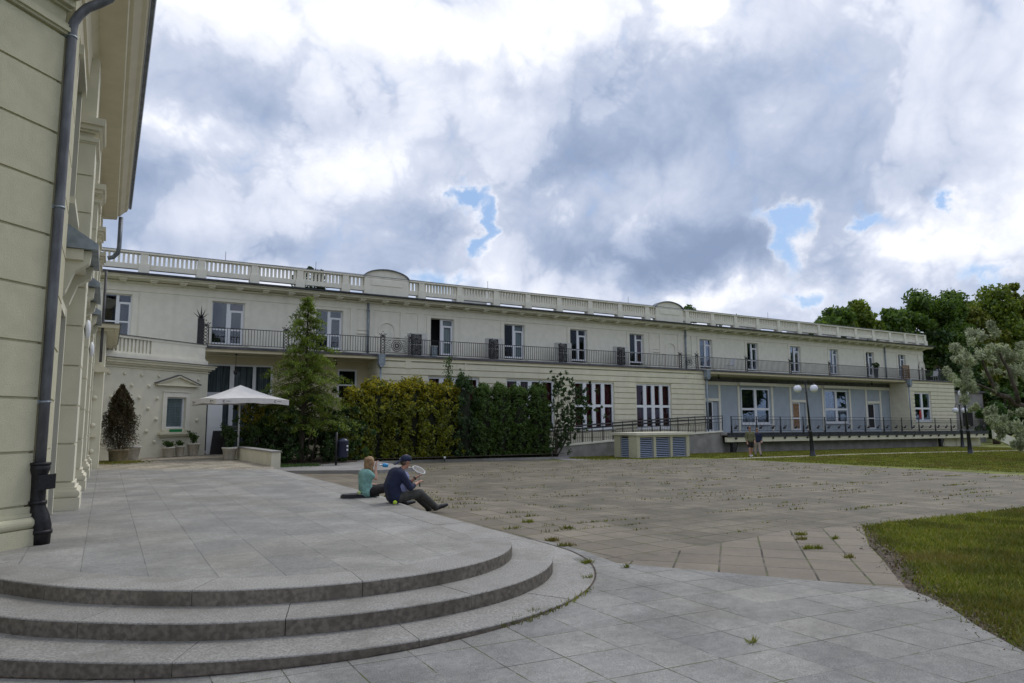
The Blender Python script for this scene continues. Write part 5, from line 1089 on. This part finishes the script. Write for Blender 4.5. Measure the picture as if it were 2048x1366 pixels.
# street lamps
M['globe']=mat('opal_globe',(.75,.77,.85),.3); M['post']=mat('black_lamp_post',(.02,.022,.028),.35,metal=.3)
def lamp(x,y,lean,H,lbl,yaw=0,sc=1.0):
    z=gz(x,y); t=thing('street_lamp',(x,y,z),lbl,'street lamp','black twin globe street lamps'); L=lambda h:Vector((x+lean*h/H,y,z+h))
    b=MB(); b.tube([L(0),L(.05),L(.06),L(.35),L(.4),L(1.3*sc),L(1.36*sc),L(1.42*sc),L(1.5*sc)],[.19,.19,.15,.13,.12,.095,.13,.11,.065],12); b.tube([L(1.45*sc),L(H-.35)],[.065,.045],10); b.build('post','post',t)
    b=MB(); 
    for zz in (.62,.8,.9): b.tube([L(H*zz),L(H*zz+.04)],.06,10)
    top=L(H-.35); b.tube([top,L(H-.2)],[.05,.02],8)
    b.build('collar','post',t)
    for sg in (-1,1):
        dx=math.cos(yaw)*sg;dy=math.sin(yaw)*sg; b=MB(); P=[top+Vector((0,0,-.25)),top+Vector((dx*.03,dy*.03,.0)),top+Vector((dx*.12,dy*.12,.18)),top+Vector((dx*.30,dy*.30,.22)),top+Vector((dx*.42,dy*.42,.10)),top+Vector((dx*.44,dy*.44,-.08))]
        b.tube(P,.022,7); e=P[-1]; b.lathe((e.x,e.y,e.z-.06),[(.09,0),(.10,.03),(.05,.08),(.02,.1)],10); ar=b.build('arm','post',t); b=MB(); b.ball((e.x,e.y,e.z-.24),.225,n=16,m=12); b.build('globe','globe',ar)
lamp(35.3,25.8,-.35,4.55,'leaning black twin globe street lamp standing by the lawn path',yaw=-.94)
lamp(45.84,22.5,-.30,4.4,'slim dark street lamp post rising into the silver tree',yaw=.6)
lamp(60.4,30.2,0,3.7,'distant twin globe street lamp seen past the building corner',yaw=-.3)
# grass and weeds
def ingrass(x,y):
    x=x+rg.normal(0,.07,len(x)); y=y+rg.normal(0,.07,len(y)); P=[(5.53,1.9),(5.78,2.55),(6.2,3.03),(6.6,3.47),(6.9,3.84),(7.62,4.42),(8.65,5.15),(9.3,5.8),(10.72,6.93),(15.5,6.8),(26.6,6.6),(26.6,-4),(5.2,-4)]
    c=False; j=len(P)-1
    c=np.zeros(len(x),bool)
    for i in range(len(P)):
        xi,yi=P[i];xj,yj=P[j]
        m=((yi>y)!=(yj>y))&(x<(xj-xi)*(y-yi)/(yj-yi+1e-9)+xi); c^=m; j=i
    return c
def blades(name,x,y,h,lbl=None,seed=0,m='blade',w=.004):
    rg=np.random.default_rng(seed); n=len(x); z=g(x,y)+.004; a=rg.uniform(0,6.283,n); hh=h*rg.uniform(.5,1.4,n); ww=w*(1+np.hypot(x,y)*.12)
    dx=np.cos(a)*ww;dy=np.sin(a)*ww; l=rg.normal(0,.45,n)*hh; l2=rg.normal(0,.45,n)*hh
    V=np.stack([np.stack([x-dx,y-dy,z],1),np.stack([x+dx,y+dy,z],1),np.stack([x+dx*.4+l,y+dy*.4+l2,z+hh],1)],1)
    me=bpy.data.meshes.new(name); me.vertices.add(3*n); me.vertices.foreach_set('co',V.astype(np.float32).ravel()); me.loops.add(3*n); me.loops.foreach_set('vertex_index',np.arange(3*n,dtype=np.int32)); me.polygons.add(n)
    me.polygons.foreach_set('loop_start',np.arange(0,3*n,3,dtype=np.int32)); me.polygons.foreach_set('loop_total',np.full(n,3,dtype=np.int32)); me.update(); me.validate(); me.materials.append(M[m]); ob=bpy.data.objects.new(name,me); COL.objects.link(ob); ob['kind']='stuff'; ob['label']=lbl; ob['category']='grass'; return ob
rg=np.random.default_rng(77); n=420000; rr_=rg.uniform(5.2,26,n)**1.0; x=5.2+20*rg.uniform(0,1,n)**1.7; y=-3.5+10.6*rg.uniform(0,1,n); k=ingrass(x,y)&(y>x*.0+ -1.5); x=x[k];y=y[k]
blades('grass',x,y,.045,'short mown grass of the lawn in the right foreground',7)
nt_=420; cx_=5.6+18*rg.uniform(0,1,nt_)**1.5; cy_=rg.uniform(-1.5,6.9,nt_); x=np.repeat(cx_,26)+rg.normal(0,.045,nt_*26); y=np.repeat(cy_,26)+rg.normal(0,.045,nt_*26); k=ingrass(x,y); blades('grass_tufts',x[k],y[k],.085,'taller coarse tufts scattered in the right foreground lawn',17)
n=160000; x=rg.uniform(21.5,62,n); y=rg.uniform(11,32.4,n); yp=np.interp(x,[28,31.4,39.1,46.2,53.3,62],[25.8,25.9,26.05,25.5,24.3,22.3]); k=((x>28.1)|(y>28.2))&(x*.85+y*.5<70)&(np.abs(y-yp)>.42)&(~((y<yp)&(y>yp-1.3)&(rg.uniform(0,1,n)>.3))); x=x[k];y=y[k]; blades('grass',x,y,.04,'mown grass of the far lawn in front of the terrace and ramp',8,w=.006)
WD=[(5.53,8.3,.10,120),(5.42,7.85,.12,120),(4.98,6.75,.08,90),(4.53,6.14,.07,40),(3.37,5.36,.05,90),(3.15,5.3,.05,60),(8.96,6.83,.1,90),(8.02,6.01,.07,80),(8.15,5.95,.08,70),(7.9,5.35,.07,60),(9.06,6.33,.07,50),(4.31,3.75,.05,30),(6.14,9.94,.12,60),(6.37,9.12,.14,60),(5.2,6.3,.04,30),(8.6,6.55,.1,60)]
X=[];Y=[]
for wx_,wy_,r,k in WD: X+=list(rg.normal(wx_,r*.5,k)); Y+=list(rg.normal(wy_,r*.3,k))
for i in range(170):   # growth along the curved third step
    s=i/170; p=R3[min(len(R3)-1,int(len(R3)*(.20+.13*s)))]; nn=norms(R3)[min(len(R3)-1,int(len(R3)*(.20+.13*s)))]; q=p+nn*.03
    if 2.9<q.x<5.1: 
        for _ in range(3): X.append(q.x+rg.normal(0,.02)); Y.append(q.y+rg.normal(0,.02))
for i in range(300):   # tufts in plaza joints
    a=rg.uniform(7.5,27)**1.0; c=rg.uniform(7.5,28); c=round(c/.5)*.5+rg.normal(0,.04); k=rg.integers(4,12) if c>16 else rg.integers(9,26); a0=rg.uniform(.05,.3)
    X+=list(rg.normal(a,a0*2,k)); Y+=list(rg.normal(c,.012,k))
for i in range(60):
    a=rg.uniform(5.4,7.6); c=rg.uniform(8.5,17); k=rg.integers(6,20); X+=list(rg.normal(a,.12,k)); Y+=list(rg.normal(round(c/.5)*.5,.02,k))
X=np.array(X);Y=np.array(Y); near=(X<6.6)|(Y<7.2); o2=blades('weeds',X[near],Y[near],.055,'green weed clumps in the joints of the near paving',19,w=.005); o2['category']='weeds'; X=X[~near];Y=Y[~near]
ob=blades('weeds',X,Y,.04,'small weeds growing out of the paving joints',9,w=.005); ob['category']='weeds'
n=2200; x=.35+rg.normal(0,.42,n)+.15*np.sin(np.arange(n)); y=28.9+rg.normal(0,.7,n); me=blades('grass_patch',x,y,.035,'patch of yellowing grass round the tan pot',10,m='blade')
me.location.z=-float(g(.5,29.3))-.01
n=900; x=rg.uniform(5.0,7.5,n); y=rg.normal(28.2,.25,n)-.1; me=blades('ground_cover',x,y,.10,'low green plants at the front of the conifer bed',11,m='leaf_green'); me.location.z=-.32-float(g(6.2,28.2))
# dry leaf litter on the soil strip
n=1500; t_=rg.uniform(0,1,n); x=np.interp(t_,[0,.3,.55,.8,1],[5.75,6.75,7.7,9.0,10.7])+rg.normal(0,.12,n); y=np.interp(t_,[0,.3,.55,.8,1],[2.4,3.65,4.5,5.6,6.85])+rg.normal(0,.1,n); P=np.stack([x,y,g(x,y)+.02],1)
M['leaf_litter']=leafmat('leaf_litter_brown',[(.10,.07,.04),(.17,.12,.07),(.08,.09,.03)],.2)
o=leaves('leaf_litter','leaf_litter',P,.018,seed=4,nrm=np.tile([0,0,3.],(n,1))); tag(o,'dry leaf litter scattered along the lawn edge','litter',kind='stuff')
# ================= people
class Sk:
    """skeleton of tapered capsules, merged into one continuous skin by a voxel remesh"""
    def __init__(s): s.V=[];s.E=[];s.R=[];s.S=[]
    def p(s,v,r,par=None,sp=None):
        s.V.append(Vector(v)); s.R.append(r); s.S.append(Vector(sp) if sp is not None else Vector((0,0,0))); i=len(s.V)-1
        if par is not None: s.E.append((par,i))
        return i
def capsmesh(name,s,m,parent,vox=.012,it=3):
    b=MB()
    for v,r,sp in zip(s.V,s.R,s.S):
        for q in ((-1,0,1) if sp.length>.001 else (0,)): b.ball(v+sp*q,r,n=14,m=10)
    for i,j in s.E:
        qs=(-1,0,1) if (s.S[i].length>.001 or s.S[j].length>.001) else (0,)
        for q in qs: b.tube([s.V[i]+s.S[i]*q,s.V[j]+s.S[j]*q],[s.R[i],s.R[j]],14)
        if len(qs)>1:
            for q in (-.5,.5): b.tube([s.V[i]+s.S[i]*q,s.V[j]+s.S[j]*q],[s.R[i],s.R[j]],14)
    ob=b.build(name,m,parent); md=ob.modifiers.new('remesh','REMESH'); md.mode='VOXEL'; md.voxel_size=vox; md.use_smooth_shade=True
    sm=ob.modifiers.new('smooth','SMOOTH'); sm.factor=.5; sm.iterations=it; return ob
def hand(s,w,wr,d,side,curl,k=1.0):
    """palm + five unequal bent fingers; d=direction, side=thumb side, curl=direction the fingers bend to"""
    d=Vector(d).normalized(); side=Vector(side).normalized(); curl=Vector(curl).normalized(); c=Vector(wr)
    pm=s.p(c+d*.04*k,.017*k,w,side*.014*k); pk=s.p(c+d*.085*k,.013*k,pm,side*.022*k)
    for i,(o,L) in enumerate(((.027,.070),(.009,.080),(-.009,.074),(-.027,.058))):
        a=s.p(c+d*.09*k+side*o*k,.0095*k,pk); b_=s.p(c+d*(.09+L*.5)*k+side*o*1.1*k+curl*.014*k,.0088*k,a); s.p(c+d*(.09+L*.75)*k+side*o*1.1*k+curl*.04*k,.0075*k,b_)
    a=s.p(c+d*.055*k+side*.038*k+curl*.01*k,.011*k,pm); s.p(c+d*.095*k+side*.05*k+curl*.03*k,.0088*k,a)
def figure(lbl,J,cloth,skin='skin',k=1.0,girth=1.0,trous=1.0,shirt_m=None,pant_m=None,shoe_m='black',facing=(1,0,0),lat=(0,1,0)):
    P={a:Vector(v) for a,v in J.items()}; t=thing('person',(P['pel'].x,P['pel'].y,min(v.z for v in P.values())),lbl,'person'); F=Vector(facing).normalized(); L=Vector(lat).normalized()
    up=(P['crown']-P['head']).normalized(); rt=F.cross(up).normalized(); fc=P['head']
    def torso(s,e):
        g_=girth; a=s.p(P['pel'],(.098*g_)*k+e,None,L*.065*k*g_); sp=s.p(P['spine'],(.092*g_)*k+e,a,L*.050*k*g_); ch=s.p(P['chest'],(.100*g_)*k+e,sp,L*.075*k*g_); return a,ch
    s=Sk(); a,ch=torso(s,0); nk=s.p(P['neck'],.05*k,ch)
    h0=s.p(fc-up*.055*k+F*.015*k,.050*k,nk); h1=s.p(fc+up*.005*k,.070*k,h0,rt*.006*k); h2=s.p(fc+up*.055*k-F*.012*k,.080*k,h1)
    s.p(fc+F*.082*k-up*.006*k,.013*k,h1); s.p(fc-up*.075*k+F*.05*k,.022*k,h0)
    for q in (-1,1): s.p(fc+rt*q*.078*k-F*.005*k,.016*k,h1)
    for sd in ('N','F'):
        sh=s.p(P['sh'+sd],.055*k,ch); el=s.p(P['el'+sd],.040*k,sh); m_=s.p(P['el'+sd].lerp(P['wr'+sd],.35),.041*k,el); wr=s.p(P['wr'+sd],.026*k,m_)
        d=P['wr'+sd]-P['el'+sd]; d=P.get('hd'+sd,d); cr=P.get('cu'+sd,F*-.3+Vector((0,0,-1))); hand(s,wr,P['wr'+sd],d,d.cross(Vector(cr))*(1 if sd=='N' else -1),cr,k)
        hp=s.p(P['hip'+sd],.085*k,a); kn=s.p(P['kn'+sd],.056*k,hp); cf=s.p(P['kn'+sd].lerp(P['an'+sd],.3),.054*k,kn); an=s.p(P['an'+sd],.035*k,cf); s.p(P['to'+sd],.028*k,an)
    capsmesh('body',s,skin,t,.0075,2)
    for q in (-1,1): b=MB(); b.ball(fc+F*.072*k+up*.022*k+rt*q*.028*k,.010*k,.010*k,.006*k,6,4); b.build('eye','black',t)
    M.setdefault('lip',mat('lips',(.30,.10,.09),.5)); b=MB(); b.ball(fc+F*.066*k-up*.040*k,.012*k,.018*k,.005*k,6,4); b.build('mouth','lip',t)
    s=Sk(); a,ch=torso(s,.028*k); s.p(P['neck'].lerp(P['chest'],.15),.062*k,ch)
    for sd in ('N','F'):
        sh=s.p(P['sh'+sd],.082*k,ch); fr=cloth.get('sleeve',.5)
        if fr<=1: s.p(P['sh'+sd].lerp(P['el'+sd],fr),.066*k,sh)
        else: e=s.p(P['el'+sd],.060*k,sh); s.p(P['el'+sd].lerp(P['wr'+sd],fr-1),.050*k,e)
    capsmesh('shirt',s,shirt_m,t,.013,3)
    s=Sk(); a=s.p(P['pel']-Vector((0,0,.01)),.118*k,None,L*.065*k); s.p(P['pel'].lerp(P['spine'],.35),.112*k,a,L*.055*k)
    for sd in ('N','F'):
        hp=s.p(P['hip'+sd],.108*k,a)
        if trous<=1: s.p(P['hip'+sd].lerp(P['kn'+sd],trous),.090*k,hp)
        else: e=s.p(P['kn'+sd],.080*k,hp); m_=s.p(P['kn'+sd].lerp(P['an'+sd],.5),.072*k,e); s.p(P['kn'+sd].lerp(P['an'+sd],trous-1),.060*k,m_)
    capsmesh('trousers',s,pant_m,t,.013,3)
    for sd in ('N','F'):
        s=Sk(); d=(P['to'+sd]-P['an'+sd]); a=s.p(P['an'+sd]-d.normalized()*.03*k+Vector((0,0,-.01)),.045*k); c=s.p(P['an'+sd].lerp(P['to'+sd],.5),.045*k,a); s.p(P['to'+sd],.036*k,c); capsmesh('shoe',s,shoe_m,t,.009,2)
    return t,P,fc,up,F,rt
for nm,c,r in (('navy',(.010,.016,.05),.85),('teal',(.20,.38,.35),.9),('dkgrey',(.055,.055,.05),.9),('blackc',(.012,.010,.012),.9),('khaki',(.14,.14,.075),.9),('cap',(.012,.02,.055),.8),('check',(.22,.24,.42),.85),('palep',(.36,.30,.27),.9),('hairb',(.30,.19,.10),.7),('hairg',(.10,.07,.045),.8),('soled',(.5,.5,.5),.6)): M[nm]=mat(nm+'_cloth',c,r,nscale=14,namt=.2,bump=.9,bscale=11)
# seated man
mx,my=4.38,11.55
J=dict(pel=(mx+.02,my,.12),spine=(mx-.03,my,.30),chest=(mx+.06,my,.48),neck=(mx+.15,my,.58),head=(mx+.23,my,.70),crown=(mx+.25,my,.82),
 shN=(mx+.08,my-.17,.50),elN=(mx+.22,my-.24,.27),wrN=(mx+.40,my-.12,.335),shF=(mx+.10,my+.17,.49),elF=(mx+.32,my+.22,.27),wrF=(mx+.47,my+.13,.405),
 hipN=(mx+.06,my-.10,.11),knN=(mx+.45,my-.12,.155),anN=(mx+.82,my+.0,-.13),toN=(mx+1.02,my+.0,-.09),hipF=(mx+.06,my+.10,.11),knF=(mx+.46,my+.16,.12),anF=(mx+.78,my+.24,-.16),toF=(mx+.96,my+.28,-.13),
 hdN=(.8,.2,.35),hdF=(.8,.0,.5))
t,P,fc,up,F,rt=figure('man in navy jacket and backward cap sitting on the platform edge with a racket',J,{'sleeve':1.45},'skin',.93,girth=1.15,shirt_m='navy',pant_m='dkgrey',trous=2.0,facing=(.80,0,-.60))
b=MB(); b.ball(fc+Vector((-.005,0,.055)),.104,.088,.075,14,8)
b.extr([Vector((fc.x-.09,my-.06,fc.z+.03)),Vector((fc.x-.09,my+.06,fc.z+.03)),Vector((fc.x-.215,my+.05,fc.z-.045)),Vector((fc.x-.215,my-.05,fc.z-.045))],(0,0,0),(-.005,0,.016)); b.build('cap','cap',t)
s=Sk(); a=s.p((mx+.15,my-.02,.44),.115,None,(0,.04,0)); c=s.p((mx+.15,my-.02,.32),.11,a,(0,.05,0)); s.p((mx+.15,my-.02,.24),.10,c,(0,.04,0)); capsmesh('checked_shirt',s,'check',t,.013,3)
b=MB(); w=P['wrF']; b.tube([w+Vector((-.03,0,-.012)),w+Vector((-.012,0,-.004))],.034,10); b.build('wristwatch','black',t)
b=MB(); b.ball(fc+Vector((-.05,0,-.01)),.055,.075,.05,8,6); b.build('hair','hairg',t)
# badminton racket in his hands
rk=thing('racket',(4.86,11.62,.42),'white rimmed racket held in front of the seated man','racket')
c=Vector((4.90,11.66,.545)); u=Vector((.93,.05,-.30)).normalized(); v=Vector((.05,.80,.6)).normalized()
M['rkt']=mat('white_racket_frame',(.75,.76,.78),.35); b=MB(); b.tube([c+u*.125*math.cos(a*math.pi/14)+v*.09*math.sin(a*math.pi/14) for a in range(29)],.0075,6,caps=False); b.build('frame','rkt',rk)
b=MB()
for i in range(-6,7): x_=i*.018; h=.09*math.sqrt(max(0,1-(x_/.125)**2)); b.tube([c+u*x_-v*h,c+u*x_+v*h],.0012,3)
for i in range(-4,5): y_=i*.018; h=.125*math.sqrt(max(0,1-(y_/.09)**2)); b.tube([c-u*h+v*y_,c+u*h+v*y_],.0012,3)
b.build('strings','rkt',rk)
b=MB(); b.tube([c-v*.09-u*.02,Vector((4.84,11.50,.36)),Vector((4.83,11.44,.27))],[.006,.006,.013],6); b.build('handle','black',rk)
# seated woman
wx2,wy2=4.27,12.75
J=dict(pel=(wx2+.02,wy2,.11),spine=(wx2,wy2,.26),chest=(wx2+.01,wy2,.41),neck=(wx2+.06,wy2,.51),head=(wx2+.11,wy2,.64),crown=(wx2+.10,wy2,.76),
 shN=(wx2+.02,wy2-.14,.44),elN=(wx2+.15,wy2-.16,.35),wrN=(wx2+.17,wy2-.10,.55),shF=(wx2+.02,wy2+.14,.44),elF=(wx2+.10,wy2+.20,.22),wrF=(wx2+.27,wy2+.14,.20),
 hipN=(wx2+.06,wy2-.09,.11),knN=(wx2+.45,wy2-.12,.16),anN=(wx2+.80,wy2-.05,-.16),toN=(wx2+.98,wy2-.05,-.14),hipF=(wx2+.06,wy2+.09,.11),knF=(wx2+.45,wy2+.12,.16),anF=(wx2+.80,wy2+.12,-.16),toF=(wx2+.98,wy2+.12,-.14),
 hdN=(.15,.25,.9),cuN=(.8,0,.1))
t,P,fc,up,F,rt=figure('woman in teal t-shirt with wavy brown hair sitting and drinking from a bottle',J,{'sleeve':.55},'skin2',.86,shirt_m='teal',pant_m='blackc',trous=2.0,facing=(.93,-.1,.12),girth=1.1)
rr=random.Random(8); b=MB(); b.ball(fc+Vector((-.03,0,.045)),.092,.085,.075,14,8)
for i in range(70):
    a=rr.uniform(.45*math.pi,1.55*math.pi) ; r=.085; x_=fc.x-.015+r*math.cos(a); y_=fc.y+r*math.sin(a)*.95; z_=fc.z+rr.uniform(.02,.09); L=rr.uniform(.18,.30); pts=[]
    for q in range(7): f=q/6; pts.append((x_-.012*f+.014*math.sin(f*9+i),y_*1.0+(y_-fc.y)*.25*f+.014*math.cos(f*8+i*2),z_-L*f))
    b.tube(pts,[.017,.018,.017,.016,.014,.011,.004],5)
b.build('hair','hairb',t)
bt=thing('bottle',(4.52,12.66,.6),'blue drink bottle with clear neck held to the mouth of the seated woman','bottle')
o=Vector((wx2+.20,wy2-.10,.60)); d=Vector((1,0,-.10)).normalized(); M['bluep']=mat('blue_bottle_plastic',(.02,.28,.60),.3); M['clearp']=mat('clear_plastic',(.6,.65,.7),.2)
b=MB(); b.tube([o+d*.10,o+d*.115,o+d*.17,o+d*.20,o+d*.215],[.02,.036,.038,.036,.02],12); b.build('bottle_body','bluep',bt); b=MB(); b.tube([o,o+d*.10],[.012,.018],10); b.build('neck','clearp',bt)
# bag and balls
b=MB(); th=R(-3); pts=[]
for i in range(20): a=i*2*math.pi/20; r=(abs(math.cos(a))**4+abs(math.sin(a))**4)**-.25; pts.append((4.20+.36*r*math.cos(a)*1.0,12.82+.17*r*math.sin(a)))
b.prism(pts,.004,.045); b.prism([(4.2+(x-4.2)*.94,12.82+(y-12.82)*.9) for x,y in pts],.045,.066); bag=thing('racket_bag',(4.2,12.82,0),'flat black racket bag lying beside the seated woman','bag'); b.build('bag_body','black',bag)
b=MB(); b.tube([(3.95,12.70,.055),(4.2,12.66,.06),(4.5,12.70,.055)],.006,5); b.build('zip','soled',bag)
M['ballm']=mat('fluorescent_ball_felt',(.52,.72,.03),.9,nscale=60,namt=.15); M['ballp']=mat('worn_ball_felt',(.45,.55,.20),.9,nscale=60,namt=.15)
for x_,y_,z_,m_,l_ in ((4.33,11.33,.036,'ballm','bright yellow green ball on the slab next to the seated man'),(4.13,12.66,.10,'ballp','paler ball resting on the black racket bag')):
    bl=thing('tennis_ball',(x_,y_,z_),l_,'ball'); b=MB(); b.ball((x_,y_,z_),.035,n=16,m=10); b.build('felt',m_,bl)
    b=MB(); b.tube([(x_+.0355*math.cos(a)*math.cos(.5*math.sin(2*a)),y_+.0355*math.sin(a)*math.cos(.5*math.sin(2*a)),z_+.0355*math.sin(.5*math.sin(2*a))) for a in [i*math.pi/12 for i in range(25)]],.0012,4,caps=False); b.build('seam','white',bl)
# two walkers on the lawn edge
def walker(x,y,lbl,k,shirt,pant,trous,sleeve,hair,ph):
    z=gz(x,y); h=k
    fx,fy=-.45,-.89; F=Vector((fx,fy,0)); S_=Vector((-fy,fx,0))
    A=lambda f,s_,zz: tuple(Vector((x,y,z))+F*f*h+S_*s_*h+Vector((0,0,zz*h)))
    J=dict(pel=A(0,0,.93),spine=A(0,0,1.1),chest=A(0,0,1.30),neck=A(0,0,1.46),head=A(.02,0,1.60),crown=A(.02,0,1.74),
     shN=A(0,-.19,1.38),elN=A(-.03*ph,-.25,1.10),wrN=A(.12*ph,-.24,.88),shF=A(0,.19,1.38),elF=A(.02*ph,.25,1.10),wrF=A(.16,.20,.95),
     hipN=A(0,-.09,.90),knN=A(.10*ph,-.10,.50),anN=A(.12*ph,-.10,.10),toN=A(.12*ph+.17,-.11,.04),hipF=A(0,.09,.90),knF=A(-.02*ph,.10,.50),anF=A(-.18*ph,.10,.12),toF=A(-.18*ph+.16,.11,.05))
    t,P,fc,up,Fv,rt=figure(lbl,J,{'sleeve':sleeve},'skin',h,shirt_m=shirt,pant_m=pant,trous=trous,facing=(fx,fy,0),lat=(-fy,fx,0),shoe_m='soled' if trous<1 else 'blackc')
    b=MB(); b.ball(fc+Vector((0,0,.05*h))-Fv*.012,.092*h,.092*h,.08*h,10,6); b.build('hair',hair,t); return t
walker(31.2,26.75,'distant person walking in a khaki jacket and black shorts',.98,'khaki','blackc',.75,1.8,'hairg',1)
walker(32.2,27.1,'distant person walking in a navy top and pale trousers',.93,'navy','palep',1.95,1.8,'hairg',-1)
